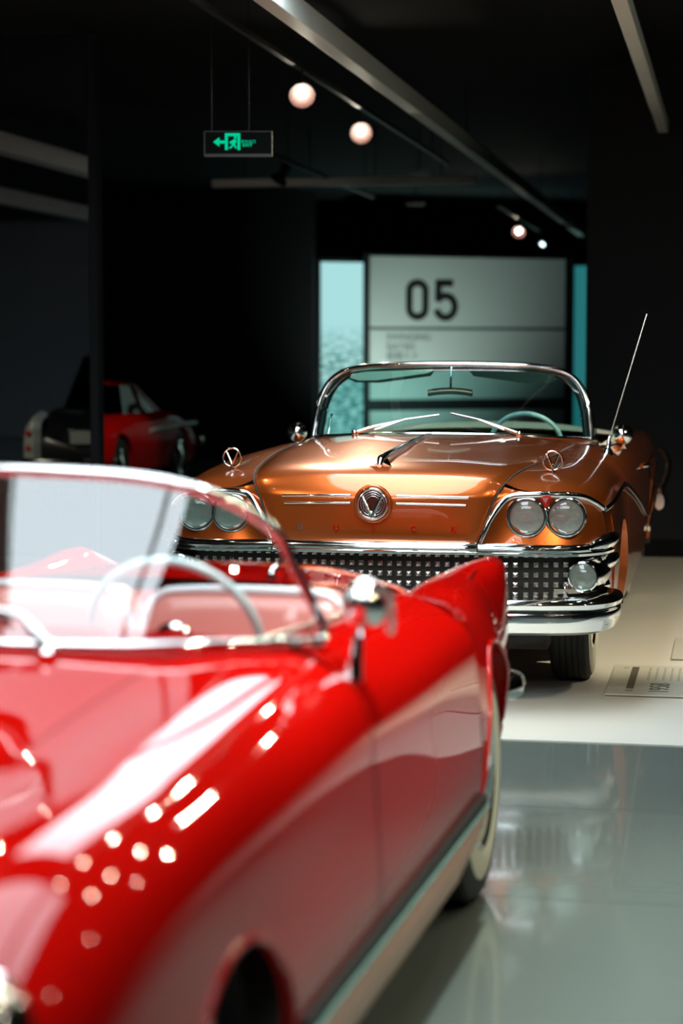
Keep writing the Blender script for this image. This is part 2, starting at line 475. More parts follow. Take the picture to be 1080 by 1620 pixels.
for k, (x, y, z, tgt, W, cone, c) in enumerate(SPOTS):
    t = thing('ceiling_spotlight', spot_labels[k], 'spotlight', (x, y, z), 0, 'track spotlights')
    tube('stem', [(0, 0, .03), (0, 0, .146)], .008, blackmet, t, 8)
    d = (Vector(tgt) - Vector((x, y, z))).normalized()
    lathe('lamp_can', [(.030, -.12), (.042, -.11), (.042, .01), (.082, .046), (.084, .046), (.084, .042), (.045, .004), (.045, -.11)], (0, 0, 0), d, blackmet, t, 28)
    lathe('baffle', [(.030, .006), (.041, .013), (.0805, .0475), (.0815, .0475), (.041, .0115), (.030, .004)], (0, 0, 0), d, halo_flare, t, 28)
    lathe('bulb', [(.001, .008), (.024, .008), (.026, .020), (.021, .031), (.010, .038), (.001, .040)], (0, 0, 0), d, bulb, t, 24)
    ld = bpy.data.lights.new('spot_light', 'SPOT'); ld.energy = W; ld.color = c; ld.spot_size = R(cone); ld.spot_blend = 0.5; ld.shadow_soft_size = 0.03
    lo = bpy.data.objects.new('spot_light', ld); col.objects.link(lo); lo.parent = t
    lo.location = d * 0.09; lo.rotation_euler = d.to_track_quat('-Z', 'Y').to_euler()
t = thing('ceiling_spotlight', 'tiny white lamp beside the far spotlight above the numbered panel', 'spotlight', (-2.85, 29.9, 3.10), 0, 'track spotlights')
tube('stem', [(0, 0, .03), (0, 0, .136)], .008, blackmet, t, 8)
tube('lamp_can', [(0, .08, .02), (0, 0, 0), (.03, -.05, -.03)], .035, blackmet, t, 12)
tube('bulb', [(.03, -.06, -.034), (.06, -.09, -.06)], .022, emis('bulb_cool', (0.7, 0.95, 1.0), 5), t, 12)
# unlit round downlights
for k, (x, y, s) in enumerate([(-3.2, 20.6, 'above the dim cross beam'), (-3.9, 24.8, 'farther back behind the dim cross beam')]):
    t = thing('ceiling_downlight', 'unlit round downlight ' + s, 'downlight', (x, y, 3.30), 0, 'unlit downlights')
    tube('stem', [(0, 0, .02), (0, 0, .45)], .008, blackmet, t, 8)
    lathe('trim_ring', [(.09, .03), (.12, .03), (.125, .0), (.12, -.015), (.09, -.01)], (0, 0, 0), (0, 0, 1), steel, t, 28)
# luminous panels
for k, (x, y, sx, sy, s) in enumerate(PANELS):
    t = thing('ceiling_light_panel', ['large luminous ceiling panel above the red roadster windshield', 'large luminous ceiling panel above the gap between the two convertibles'][k], 'ceiling light', (x, y, PANEL_Z), 0, 'luminous ceiling panels')
    a, b = sx / 2, sy / 2
    box('diffuser', -a, a, -b, b, 0, .012, emis('panel_glow_%d' % k, PANEL_COL, s), t)
    for q in ((-a - .04, -a, -b - .04, b + .04), (a, a + .04, -b - .04, b + .04), (-a, a, -b - .04, -b), (-a, a, b, b + .04)):
        box('frame_bar', *q, -.03, .07, blackmet, t, .004)
    box('back_plate', -a, a, -b, b, .05, .07, blackmet, t)
    for q in (-1, 1): tube('hanger_rod', [(q * a * .8, 0, .06), (q * a * .8, 0, .33)], .006, blackmet, t, 6)

# exit sign
t = thing('exit_sign', 'hanging dark exit sign with glowing green arrow and running figure', 'sign', (-2.765, 11.18, 2.592), R(11))
g = emis('exit_green', (0.0, 0.62, 0.30), 1.0)
signdark = pbr('sign_face', (0.004, 0.006, 0.005), 0.8, spec=0.1)
signrim = pbr('sign_rim', (0.06, 0.065, 0.06), 0.6)
W2, H2 = .186, .135
box('sign_body', -W2, W2, 0, .03, 0.012, H2, signdark, t, .003)
for q in ((-W2, W2, -.006, .034, -0.004, .012), (-W2, W2, -.002, .032, H2, H2 + .004), (-W2 - .006, -W2, -.002, .032, -.002, H2 + .004), (W2, W2 + .006, -.002, .032, -.002, H2 + .004)):
    box('rim_bar', *q, signrim, t)
for s in (-.15, .06): tube('hanger_rod', [(s, .015, H2), (s, .015, 3.75 - 2.592)], .004, blackmet, t, 6)
fr = ((0, -.001, 0.012), (1, 0, 0), (0, 0, 1))
prism('arrow', [(-.14, .066), (-.105, .092), (-.105, .074), (-.075, .074), (-.075, .058), (-.105, .058), (-.105, .040)], g, t, fr, .002)
for q in ((-.074, -.058, .022, .115), (-.004, .012, .022, .115), (-.058, -.004, .099, .115)):
    prism('door_frame', [(q[0], q[2]), (q[1], q[2]), (q[1], q[3]), (q[0], q[3])], g, t, fr, .002)
prism('running_figure', [(-.026, .080), (-.012, .082), (-.008, .068), (-.016, .060), (-.018, .050), (-.008, .040), (-.010, .030), (-.018, .030), (-.018, .038), (-.030, .046), (-.034, .034), (-.052, .028), (-.052, .036), (-.040, .042), (-.034, .060), (-.044, .056), (-.050, .064), (-.040, .072)], g, t, fr, .002)
lathe('figure_head', [(.001, 0), (.008, 0), (.008, .002), (.001, .002)], (-.016, -.003, .103), (0, 1, 0), g, t, 16)
try:
    Mx = Matrix.Translation((.057, -.002, .079)) @ Matrix.Rotation(PI / 2, 4, 'X')
    text('sign_letters', '安全出口', .021, g, t, Mx, .001)
except Exception as e: print('cjk', e)
Mx = Matrix.Translation((.052, -.002, .060)) @ Matrix.Rotation(PI / 2, 4, 'X')
text('sign_letters', 'EXIT', .022, g, t, Mx, .001, offset=.0006, spacing=1.25)

# numbered wall panel "05"
A = Vector((-5.045, 28.053, 0)); B = Vector((-2.452, 29.677, 0))
ang = math.atan2(B.y - A.y, B.x - A.x); PW = (B - A).length
t = thing('number_panel', 'tall grey-white wall panel numbered 05 behind the copper convertible', 'panel', A, ang)
pan = pbr('panel_white', (0.66, 0.72, 0.68), 0.55, var=0.02)
ink = pbr('panel_ink', (0.012, 0.014, 0.014), 0.6)
soft = pbr('panel_grey_ink', (0.10, 0.12, 0.12), 0.6)
box('backing', -.05, PW + .16, .02, .14, 0, 2.86, ink, t)
box('board', 0, PW, 0, .03, 1.835, 2.826, pan, t, .004)
box('board', 0, PW, 0, .03, .815, 1.80, pan, t, .004)
box('board', 0, PW, 0, .03, .05, .655, pan, t, .004)
def wtext(s, x, z, size, m, off=0.0, al='LEFT', nm='lettering', sp=1.0):
    return text(nm, s, size, m, t, Matrix.Translation((x, -.004, z)) @ Matrix.Rotation(PI / 2, 4, 'X'), .003, al, off, sp)
# rounded narrow digits built as strokes
def stroke(pts, closed=False, w=.05):
    p = [Vector((a, -.003, b)) for a, b in pts]
    L, Rr = [], []
    n = len(p)
    for i in range(n):
        a = p[(i - 1) % n] if (closed or i) else p[i]
        b = p[(i + 1) % n] if (closed or i < n - 1) else p[i]
        d = (b - a).normalized(); nn = Vector((-d.z, 0, d.x))
        L.append(p[i] + nn * w); Rr.append(p[i] - nn * w)
    v, f = [], []
    for q in range(n): v += [tuple(L[q]), tuple(Rr[q]), tuple(L[q] + Vector((0, .006, 0))), tuple(Rr[q] + Vector((0, .006, 0)))]
    for i in range(n if closed else n - 1):
        a, b = 4 * i, 4 * ((i + 1) % n)
        f += [(a, b, b + 1, a + 1), (a + 2, a + 3, b + 3, b + 2), (a, a + 2, b + 2, b), (a + 1, b + 1, b + 3, a + 3)]
    if not closed: f += [(0, 1, 3, 2), (4 * n - 4, 4 * n - 2, 4 * n - 1, 4 * n - 3)]
    return v, f
def arc(cx, cz, rx, rz, a0, a1, n=14):
    return [(cx + rx * math.cos(R(a0 + (a1 - a0) * k / n)), cz + rz * math.sin(R(a0 + (a1 - a0) * k / n))) for k in range(n + 1)]
x0, zb, ht = .545, 1.93, .58
w_ = .052
d0 = arc(x0 + .175, zb + ht - .16, .125, .11, 0, 180) + arc(x0 + .175, zb + .16, .125, .11, 180, 360)
v, f = stroke(d0, True, w_); mesh('digit', v, f, ink, t)
x5 = x0 + .43
d5 = [(x5 + .30, zb + ht - .05), (x5 + .07, zb + ht - .05)]
v, f = join_vf([stroke(d5, w=w_), stroke([(x5 + .075, zb + ht), (x5 + .065, zb + .27)], w=w_), stroke(arc(x5 + .18, zb + .195, .145, .155, 150, -165, 26), w=w_)])
mesh('digit', v, f, ink, t)
wtext('SWINGING', .245, 1.69, .135, soft); wtext('SIXTIES', .245, 1.555, .135, soft)
try: wtext('摇摆六十', .245, 1.42, .125, soft)
except Exception: pass
# backlit mural behind it
M_, n, l = _mat('mural_glow')
n.remove(n['Principled BSDF'])
tc = n.new('ShaderNodeTexCoord')
sep = n.new('ShaderNodeSeparateXYZ'); l.new(tc.outputs['Object'], sep.inputs[0])
no = n.new('ShaderNodeTexNoise'); no.inputs['Scale'].default_value = 5.5; no.inputs['Detail'].default_value = 7
mp = n.new('ShaderNodeMapping'); mp.inputs['Scale'].default_value = (1.6, 1, 4.0); l.new(tc.outputs['Object'], mp.inputs[0]); l.new(mp.outputs[0], no.inputs['Vector'])
cr = n.new('ShaderNodeValToRGB')
cr.color_ramp.elements[0].position = .40; cr.color_ramp.elements[0].color = (0.03, 0.20, 0.20, 1)
cr.color_ramp.elements[1].position = .60; cr.color_ramp.elements[1].color = (0.50, 0.85, 0.80, 1)
l.new(no.outputs['Fac'], cr.inputs[0])
mr = n.new('ShaderNodeMapRange'); mr.inputs['From Min'].default_value = 1.35; mr.inputs['From Max'].default_value = 1.9; l.new(sep.outputs['Z'], mr.inputs['Value'])
mxn = n.new('ShaderNodeMix'); mxn.data_type = 'RGBA'; mxn.inputs[7].default_value = (0.42, 0.78, 0.78, 1)
l.new(mr.outputs[0], mxn.inputs['Factor']); l.new(cr.outputs[0], mxn.inputs[6])
e = n.new('ShaderNodeEmission'); e.inputs[1].default_value = 0.95
mr2 = n.new('ShaderNodeMapRange'); mr2.inputs['From Min'].default_value = 3.4; mr2.inputs['From Max'].default_value = 4.0; mr2.inputs['To Min'].default_value = 1.0; mr2.inputs['To Max'].default_value = 0.0
l.new(sep.outputs['X'], mr2.inputs['Value'])
mx3 = n.new('ShaderNodeMix'); mx3.data_type = 'RGBA'; mx3.inputs[6].default_value = (0.02, 0.17, 0.18, 1)
l.new(mr2.outputs[0], mx3.inputs['Factor']); l.new(mxn.outputs[2], mx3.inputs[7]); l.new(mx3.outputs[2], e.inputs[0]); l.new(e.outputs[0], n['Material Output'].inputs[0])
C0 = Vector((-5.867, 28.606, 0)); C1 = Vector((-2.0, 30.87, 0))
t = thing('backlit_mural', 'glowing cyan backlit city mural behind the numbered panel', 'mural', C0, math.atan2(C1.y - C0.y, C1.x - C0.x))
ML = (C1 - C0).length
box('light_box', -.05, ML + .05, .03, .16, 0.15, 2.83, blackmet, t)
box('printed_face', 0, ML, 0, .03, .2, 2.77, M_, t)
for q in ((-.04, 0), (ML, ML + .04)): box('frame_bar', q[0], q[1], -.015, .03, .15, 2.81, blackmet, t)
# lamp washing the panel
t = thing('panel_washlight', 'small floor washlight in front of the numbered panel', 'spotlight', (-4.3, 25.9, 0))
lathe('lamp_base', [(.08, 0), (.08, .02), (.02, .03), (.02, .08)], (0, 0, 0), (0, 0, 1), blackmet, t, 20)
lathe('lamp_can', [(.05, -.1), (.06, .06), (.056, .06), (.05, .0)], (0, 0, .14), (0.05, .8, .6), blackmet, t, 20)
ld = bpy.data.lights.new('spot_light', 'SPOT'); ld.energy = 260; ld.color = (.78, 1.0, .93); ld.spot_size = R(78); ld.spot_blend = 1.0; ld.shadow_soft_size = .04
lo = bpy.data.objects.new('spot_light', ld); col.objects.link(lo); lo.parent = t; lo.location = (0, .05, .2)
lo.rotation_euler = Vector((-0.25, 2.4, 1.45)).to_track_quat('-Z', 'Y').to_euler()

# information boards lying on the platform
boardM = pbr('board_cream', (0.60, 0.61, 0.52), 0.5)
bar = pbr('board_brown_ink', (0.13, 0.12, 0.085), 0.6)
pale = pbr('board_pale_ink', (0.42, 0.42, 0.34), 0.6)
t = thing('information_board', 'cream information board marked 1958 lying on the platform beside the front wheel', 'sign', (-.54, 8.755, .004))
box('board', 0, 1.10, 0, .83, 0.006, .012, boardM, t)
box('underside', .004, 1.096, .004, .826, 0, .006, bar, t)
def flat(nm, x0, x1, y0, y1, m): box(nm, x0, x1, y0, y1, .0118, .0128, m, t)
flat('dark_rule', .085, .118, .155, .77, bar); flat('rule_foot', .085, .118, .07, .135, pale)
flat('dark_rule', .335, .36, .13, .35, bar); flat('rule_foot', .335, .36, .06, .11, pale)
flat('dark_rule', .565, .59, .13, .35, bar); flat('rule_foot', .565, .59, .06, .11, pale)
flat('small_mark', .045, .07, .72, .76, pale)
v, f = [], []
rnd = random.Random(3)
parts = []
for k in range(22):
    x = .165 + k * .034
    if 7 <= k <= 8: continue
    y = .40
    top = .77 - (0.0 if k != 6 else .2)
    while y < top:
        L = rnd.uniform(.02, .06)
        parts.append(box_vf(x, x + .011, y, min(y + L, top), .0118, .0126)); y += L + .010
v, f = join_vf(parts); o = mesh('text_rows', v, f, pale, t); o['kind'] = 'stuff'
text('year_digits', '1958', .125, bar, t, Matrix.Translation((.235, .19, .0122)) @ Matrix.Rotation(PI / 2, 4, 'Z'), .001)
for q_ in [(.415, .43, .07, .15), (.445, .46, .07, .15), (.48, .492, .06, .19), (.502, .514, .06, .19)] + [(.63 + .03 * k, .645 + .03 * k, .06, .22) for k in range(6)]:
    flat('text_row', *q_, pale)
t = thing('information_board', 'second pale board lying behind the 1958 board', 'sign', (-.285, 9.84, .004))
box('board', 0, .9, 0, .7, 0.006, .012, boardM, t)
box('underside', .004, .896, .004, .696, 0, .006, bar, t)
for k in range(12): flat('text_row', .1 + .05 * k, .13 + .05 * k, .08, .5, pale)

# ============================================================ copper convertible
def build_copper():
    c = thing('convertible_car', 'copper orange 1950s convertible with chrome grille and twin headlamps', 'car', (-1.475, 8.3, 0.004))
    sec = {
        .08: [(.540, .946), (.60, .922), (.70, .908), (.81, .899), (.88, .870), (.925, .81), (.950, .66), (.952, .48), (.93, .34)],
        .20: [(.557, .968), (.65, .957), (.75, .943), (.845, .918), (.908, .875), (.945, .81), (.966, .66), (.965, .48), (.94, .34)],
        .35: [(.580, .983), (.68, .974), (.78, .957), (.87, .932), (.932, .887), (.963, .81), (.978, .66), (.975, .48), (.95, .33)],
        .70: [(.625, .999), (.71, .993), (.80, .982), (.885, .957), (.945, .907), (.975, .82), (.988, .66), (.985, .47), (.96, .32)],
        1.2: [(.670, 1.018), (.74, 1.012), (.82, 1.000), (.90, .974), (.953, .917), (.978, .83), (.99, .66), (.985, .46), (.96, .31)],
        1.85: [(.700, 1.030), (.77, 1.022), (.84, 1.006), (.905, .977), (.955, .917), (.978, .83), (.988, .66), (.98, .46), (.955, .30)]}
    sk = Skin(sec, foff=[0, -.005, 0, .03, .09, .16, .21, .23, .25], f0=.08, f1=.6)
    sec2 = {
        1.85: [(.74, 1.010), (.77, 1.020), (.84, 1.006), (.905, .977), (.955, .917), (.978, .83), (.988, .66), (.98, .46), (.955, .30)],
        2.6: [(.79, .985), (.81, 1.000), (.86, .998), (.91, .972), (.953, .915), (.977, .83), (.986, .66), (.98, .46), (.955, .30)],
        3.4: [(.80, .970), (.82, .985), (.87, .985), (.91, .965), (.952, .912), (.976, .83), (.986, .66), (.98, .46), (.955, .30)],
        4.2: [(.78, .955), (.82, .978), (.87, .985), (.915, .968), (.955, .915), (.977, .83), (.986, .66), (.98, .47), (.955, .31)],
        5.0: [(.74, .925), (.80, .965), (.86, .982), (.905, .968), (.948, .915), (.972, .83), (.98, .66), (.97, .48), (.94, .34)],
        5.35: [(.70, .87), (.77, .92), (.83, .945), (.87, .93), (.91, .88), (.935, .80), (.945, .66), (.935, .50), (.905, .38)]}
    sk2 = Skin(sec2)
    fa, ra = (.93, .33, .405), (4.03, .33, .40)
    for s in (1, -1):
        sk.panel('front_fender', 0, 8, .08, 1.845, copper, c, [fa], 34, 60, s)
        sk2.panel('door', 0, 8, 1.855, 3.245, copper, c, [], 26, 30, s)
        sk2.panel('rear_fender', 0, 8, 3.255, 5.35, copper, c, [ra], 30, 60, s)
    # hood
    rows = [[(0, -.005, .690), (.22, .000, .690), (.37, .010, .690), (.432, .018, .690)],
            [(0, -.018, .740), (.22, -.012, .740), (.39, .002, .740), (.447, .015, .740)],
            [(0, -.018, .860), (.24, -.010, .860), (.42, .012, .860), (.487, .034, .858)],
            [(0, -.006, .905), (.245, .000, .905), (.435, .020, .902), (.507, .045, .898)],
            [(0, .020, .945), (.25, .028, .945), (.45, .045, .938), (.525, .070, .928)],
            [(0, .065, .980), (.26, .070, .978), (.462, .085, .967), (.540, .108, .948)],
            [(0, .150, 1.007), (.27, .155, 1.004), (.475, .170, .992), (.557, .200, .968)],
            [(0, .30, 1.024), (.28, .30, 1.021), (.49, .32, 1.006), (.578, .345, .983)],
            [(0, .70, 1.046), (.30, .70, 1.042), (.53, .70, 1.020), (.623, .70, .999)],
            [(0, 1.2, 1.070), (.33, 1.2, 1.064), (.57, 1.2, 1.040), (.668, 1.2, 1.018)],
            [(0, 1.72, 1.083), (.35, 1.74, 1.077), (.60, 1.79, 1.050), (.698, 1.84, 1.030)]]
    A = np.array([spl(r, 22) for r in rows])
    half = np.array([spl(A[:, k], 90) for k in range(22)])
    # slight ridge down the middle of the nose
    ful = np.concatenate([mx(half[:0:-1]), half])
    grid('hood', ful, copper, c, thick=.004)
    for s in (1, -1):
        tube('hood_gap', [(s * (q[-1][0] + .003), q[-1][1] + .001, q[-1][2] + .0005) for q in rows], .0042, darkgap, c, 6, n=70)
    # chrome lip of the hood and the bar running on under the headlamps
    def barsweep(name, plan, prof, mat, par=c, n=60):
        P_ = spl(plan, n)
        G = []
        for i in range(n):
            a = P_[max(i - 1, 0)]; b = P_[min(i + 1, n - 1)]
            d = (b - a)[:2]; d /= np.linalg.norm(d)
            o = np.array((d[1], -d[0]))
            G.append([(P_[i][0] + o[0] * q[0], P_[i][1] + o[1] * q[0], P_[i][2] + q[1]) for q in prof])
        v, f = grid_vf(np.array(G), cv=True)
        m = len(prof)
        f += [tuple(range(m)), tuple((n - 1) * m + k for k in range(m))]
        return mesh(name, v, f, mat, par, True, 40)
    lip = [(-.02, .010), (.012, .012), (.022, .004), (.024, -.004), (.014, -.012), (.026, -.018), (.036, -.026), (.034, -.036), (.018, -.042), (-.02, -.042)]
    barsweep('hood_lip', [(-.428, .02, .69), (-.36, .008, .69), (-.2, -.002, .69), (0, -.008, .69), (.2, -.002, .69), (.36, .008, .69), (.428, .02, .69)], lip, chrome)
    for s in (1, -1):
        pl = [(.436, .02, .69), (.52, .026, .688), (.66, .04, .684), (.78, .075, .682), (.86, .12, .682), (.92, .19, .684), (.95, .27, .688)]
        pl = pl if s > 0 else mxp(pl)[::-1]
        barsweep('headlamp_bar', pl, lip, chrome)
    # headlamp panels, brow trim, lamps
    for s in (1, -1):
        sx = (lambda q: q) if s > 0 else mxp
        T = [(.535, .082, .930), (.60, .078, .915), (.70, .085, .910), (.81, .120, .898), (.885, .175, .866), (.93, .24, .82)]
        M1 = [(.505, .045, .885), (.59, .080, .875), (.70, .098, .872), (.81, .136, .865), (.89, .185, .845), (.935, .25, .81)]
        M2 = [(.480, .035, .83), (.57, .075, .81), (.69, .100, .80), (.80, .138, .80), (.895, .19, .79), (.942, .26, .775)]
        B_ = [(.434, .020, .685), (.52, .040, .685), (.66, .055, .685), (.80, .100, .685), (.90, .17, .685), (.95, .27, .69)]
        loft('headlamp_panel', [sx(T), sx(M1), sx(M2), sx(B_)], copper, c, 40, 24)
        trim = [(.445, .000, .705), (.462, .004, .745), (.492, .018, .81), (.530, .040, .865), (.558, .055, .888), (.60, .058, .898), (.70, .062, .902), (.80, .095, .899), (.86, .140, .888), (.905, .19, .862), (.935, .235, .836)]
        tube('brow_trim', sx(trim), .0125, chrome, c, 10, n=60, sz=1.1)
        prism('lamp_divider', [(s * .690, .893), (s * .712, .850), (s * .734, .893)], redlens, c, ((0, .062, 0), (1, 0, 0), (0, 0, 1)), .012)
        prism('divider_badge', [(s * .699, .890), (s * .712, .866), (s * .725, .890)], satin, c, ((0, .052, 0), (1, 0, 0), (0, 0, 1)), .012)
        for (hx, hy) in ((.632, .070), (.792, .105)):
            cc = (s * hx, hy, .807)
            hl = lathe('headlamp', [(.080, .06), (.086, .03), (.0865, .0), (.083, -.012), (.076, -.014), (.0735, -.006), (.070, .01)], cc, (0, 1, 0), chrome, c, 40)
            bowl = [(.071, .0), (.066, .015), (.050, .035), (.025, .047), (.001, .050)]
            lathe('reflector', bowl, cc, (0, 1, 0), lampref, hl, 36, 80)
            lathe('lens', [(.0735, -.004), (.065, -.013), (.045, -.021), (.02, -.0245), (.001, -.025)], cc, (0, 1, 0), lens, hl, 36, 80)
            torus('inner_ring', (cc[0], cc[1] - .012, cc[2]), (0, 1, 0), .075, .003, darkgap, hl)
    # grille
    grid('grille_backing', np.array([[(x, y, z) for z in (.46, .56, .665)] for x, y in spl([(-.90, .24), (-.8, .13), (-.6, .075), (-.3, .055), (0, .05), (.3, .055), (.6, .075), (.8, .13), (.90, .24)], 40)]), darkgap, c)
    bl = None
    hb = .0105
    v = [(-hb, 0, -hb), (hb, 0, -hb), (hb, 0, hb), (-hb, 0, hb), (-hb, -.012, -hb), (hb, -.012, -hb), (hb, -.012, hb), (-hb, -.012, hb), (0, -.022, 0)]
    f = [(0, 1, 2, 3), (0, 4, 5, 1), (1, 5, 6, 2), (2, 6, 7, 3), (3, 7, 4, 0), (4, 8, 5), (5, 8, 6), (6, 8, 7), (7, 8, 4)]
    gm = bpy.data.meshes.new('grille_block'); gm.from_pydata(v, [], f); gm.materials.append(pbr('grille_chrome', (.88, .88, .86), .22, 1.0))
    bm = bmesh.new(); bm.from_mesh(gm); bmesh.ops.recalc_face_normals(bm, faces=bm.faces); bm.to_mesh(gm); bm.free()
    for i in range(-20, 20):
        x = (i + .5) * .0405
        yb = float(np.interp(abs(x), [0, .3, .6, .8, .9], [.05, .055, .075, .13, .24]))
        for r_ in range(5):
            o = bpy.data.objects.new('grille_block', gm); col.objects.link(o); o.parent = c
            o.location = (x, yb - .004, .648 - r_ * .0415)
            if abs(x) > .6: o.rotation_euler.z = (1 if x > 0 else -1) * .25
    # bumper
    bp = [(-.05, .478), (0, .481), (.030, .469), (.041, .452), (.035, .434), (.016, .426), (.012, .421), (.030, .415), (.034, .405), (.028, .372), (.012, .336), (-.02, .322), (-.04, .40)]
    plan = [(.975, .40, 0), (.978, .28, 0), (.955, .15, 0), (.90, .06, 0), (.80, .005, 0), (.6, -.03, 0), (.3, -.05, 0), (0, -.055, 0)]
    plan = [(-a, b, z) for a, b, z in plan] + plan[::-1][1:]
    barsweep('front_bumper', plan, bp, chrome, n=110)
    # parking lamp pods and bar end bullets
    for s in (1, -1):
        pod = lathe('parking_lamp', [(.074, .26), (.080, .16), (.078, .07), (.070, .02), (.064, .0), (.058, -.004), (.055, .006), (.052, .02)], (s * .868, .055, .563), (s * .10, 1, 0), chrome, c, 36)
        lathe('lens', [(.056, .002), (.05, -.008), (.03, -.018), (.001, -.022)], (s * .868, .055, .563), (s * .10, 1, 0), lens, pod, 32, 80)
        lathe('reflector', [(.054, .006), (.04, .03), (.02, .04), (.001, .042)], (s * .868, .055, .563), (s * .10, 1, 0), lampref, pod, 30, 80)
        for zz, r0, yy in ((.690, .036, .14), (.60, .034, .20)):
            tube('bar_end_bullet', [(s * .885, yy, zz - .012), (s * .925, yy + .05, zz), (s * .955, yy + .12, zz + .008), (s * .972, yy + .20, zz + .014), (s * .978, yy + .26, zz + .015)], [.020, r0, r0, r0 * .8, .006], chrome, c, 14)
        barsweep('grille_end_bar', [(s * .74, .115, .505), (s * .83, .14, .505), (s * .90, .20, .505), (s * .95, .29, .51)][::s], [(-.01, .022), (.012, .02), (.02, 0), (.012, -.02), (-.01, -.022)], chrome)
    # emblem, hood strips, letters
    em = torus('hood_emblem', (0, -.036, .861), (0, 1, 0), .062, .0058, chrome, c, 48)
    lathe('emblem_dish', [(.062, 0), (.045, .012), (.001, .015)], (0, -.034, .861), (0, 1, 0), pbr('emblem_dark', (.10, .045, .03), .25, .8), em, 40)
    for rr in (.050, .041, .032, .024): torus('emblem_ring', (0, -.036 + (.05 - rr) * .2, .861), (0, 1, 0), rr, .0022, chrome, em, 40, 8)
    v, f = join_vf([tube_vf([(s * .040, -.048, .892), (s * .002, -.050, .812)], [.0075, .0095], 8) for s in (1, -1)])
    mesh('emblem_vee', v, f, chrome, em, True, 40)
    torus('emblem_surround', (0, -.026, .861), (0, 1, 0), .072, .010, copper, em, 48)
    def noseY(x, z): return float(np.interp(abs(x), [0, .23, .42], [-.018, -.011, .010])) + float(np.interp(z, [.86, .905], [0, .012]))
    for s in (1, -1):
        for z, x1, r_ in ((.893, .395, .0062), (.862, .385, .0050)):
            tube('hood_strip', [(s * .098, noseY(.098, z) - .004, z), (s * .25, noseY(.25, z) - .004, z - .002), (s * x1, noseY(x1, z) - .004, z - .005)], r_, chrome, c, 8, n=12)
    for ch, x in (('B', -.315), ('U', -.157), ('I', 0.0), ('C', .168), ('K', .335)):
        text('hood_letter', ch, .036, chrome, c, Matrix.Translation((x, noseY(x, .757) - .004, .757)) @ Matrix.Rotation(PI / 2, 4, 'X'), .004, offset=.001)
    # spear on the hood centre
    sp = tube('hood_spear', [(0, .13, 1.010), (0, .17, 1.038), (0, .32, 1.048), (0, .8, 1.068), (0, 1.35, 1.088), (0, 1.62, 1.088)], [.010, .017, .015, .012, .008, .004], chrome, c, 12)
    mesh('spear_foot', [(-.05, .15, 1.006), (.05, .15, 1.006), (.012, .30, 1.022), (-.012, .30, 1.022), (0, .14, 1.03), (0, .30, 1.046)], [(0, 1, 4), (1, 2, 5, 4), (2, 3, 5), (3, 0, 4, 5), (0, 3, 2, 1)], chrome, sp)
    for s in (1, -1):
        # gun-sight ornaments on the fenders
        cx, cy, cz = s * .71, .40, 1.025
        rg = torus('fender_ornament', (cx, cy, cz), (0, 1, 0), .041, .0048, chrome, c, 36, 8)
        v, f = join_vf([tube_vf([(cx + q * .026, cy, cz + .028), (cx, cy, cz - .030)], [.0055, .006], 8) for q in (1, -1)])
        mesh('ornament_vee', v, f, chrome, rg, True, 40)
        tube('ornament_stalk', [(cx, cy, cz - .038), (cx, cy, cz - .058), (cx, cy + .01, cz - .066)], [.007, .010, .016], chrome, rg, 10)
        tube('ornament_spear', [(cx, cy, cz - .05), (cx, cy + .2, cz - .036), (cx + s * .01, cy + .55, cz - .018)], [.007, .006, .002], chrome, rg, 8)
        # sweeping side trim
        tr = [(.948, .235, .832), (.968, .36, .848), (.983, .55, .876), (.990, .78, .895), (.990, 1.0, .890), (.992, 1.5, .83), (.994, 2.3, .72), (.994, 3.0, .61), (.994, 3.5, .56), (.994, 3.9, .62), (.992, 4.2, .72), (.988, 4.6, .77), (.982, 5.0, .785), (.955, 5.33, .79)]
        tube('side_trim', tr if s > 0 else mxp(tr), .013, chrome, c, 8, n=90, sx=.6)
        tr = [(.990, 3.6, .46), (.990, 4.4, .55), (.985, 4.8, .62), (.960, 5.33, .66)]
        tube('quarter_trim', tr if s > 0 else mxp(tr), .014, chrome, c, 8, n=40, sx=.6, sz=1.2)
        # fender edge bead by the bumper
        tr = [(.958, .40, .80), (.972, .39, .72), (.978, .40, .62), (.972, .42, .50), (.955, .45, .38)]
        tube('fender_bead', tr if s > 0 else mxp(tr), .004, copper, c, 8, n=24)
    # cowl and windscreen
    cowl = [[(-.70, 1.85, 1.028), (-.6, 1.80, 1.048), (-.35, 1.75, 1.074), (0, 1.73, 1.081), (.35, 1.75, 1.074), (.6, 1.80, 1.048), (.70, 1.85, 1.028)],
            [(-.74, 2.06, 1.024), (-.62, 1.97, 1.048), (-.36, 1.85, 1.072), (0, 1.82, 1.079), (.36, 1.85, 1.072), (.62, 1.97, 1.048), (.74, 2.06, 1.024)],
            [(-.775, 2.32, 1.016), (-.70, 2.22, 1.034), (-.38, 1.98, 1.055), (0, 1.92, 1.058), (.38, 1.98, 1.055), (.70, 2.22, 1.034), (.775, 2.32, 1.016)]]
    loft('cowl', cowl, copper, c, 50, 14, thick=.004)
    base = [(0, 1.815, 1.078), (.36, 1.85, 1.071), (.58, 1.98, 1.056), (.69, 2.15, 1.046), (.738, 2.31, 1.035)]
    top = [(0, 2.345, 1.412), (.30, 2.35, 1.406), (.47, 2.365, 1.394), (.575, 2.375, 1.370), (.645, 2.375, 1.325)]
    b2 = mxp(base[::-1])[:-1] + base; t2 = mxp(top[::-1])[:-1] + top
    mid = [tuple((np.array(p) + np.array(q)) / 2 + np.array((0.012 * np.sign(p[0]), -.035, .02))) for p, q in zip(b2, t2)]
    ws = loft('windshield', [b2, mid, t2], wsglass, c, 60, 16)
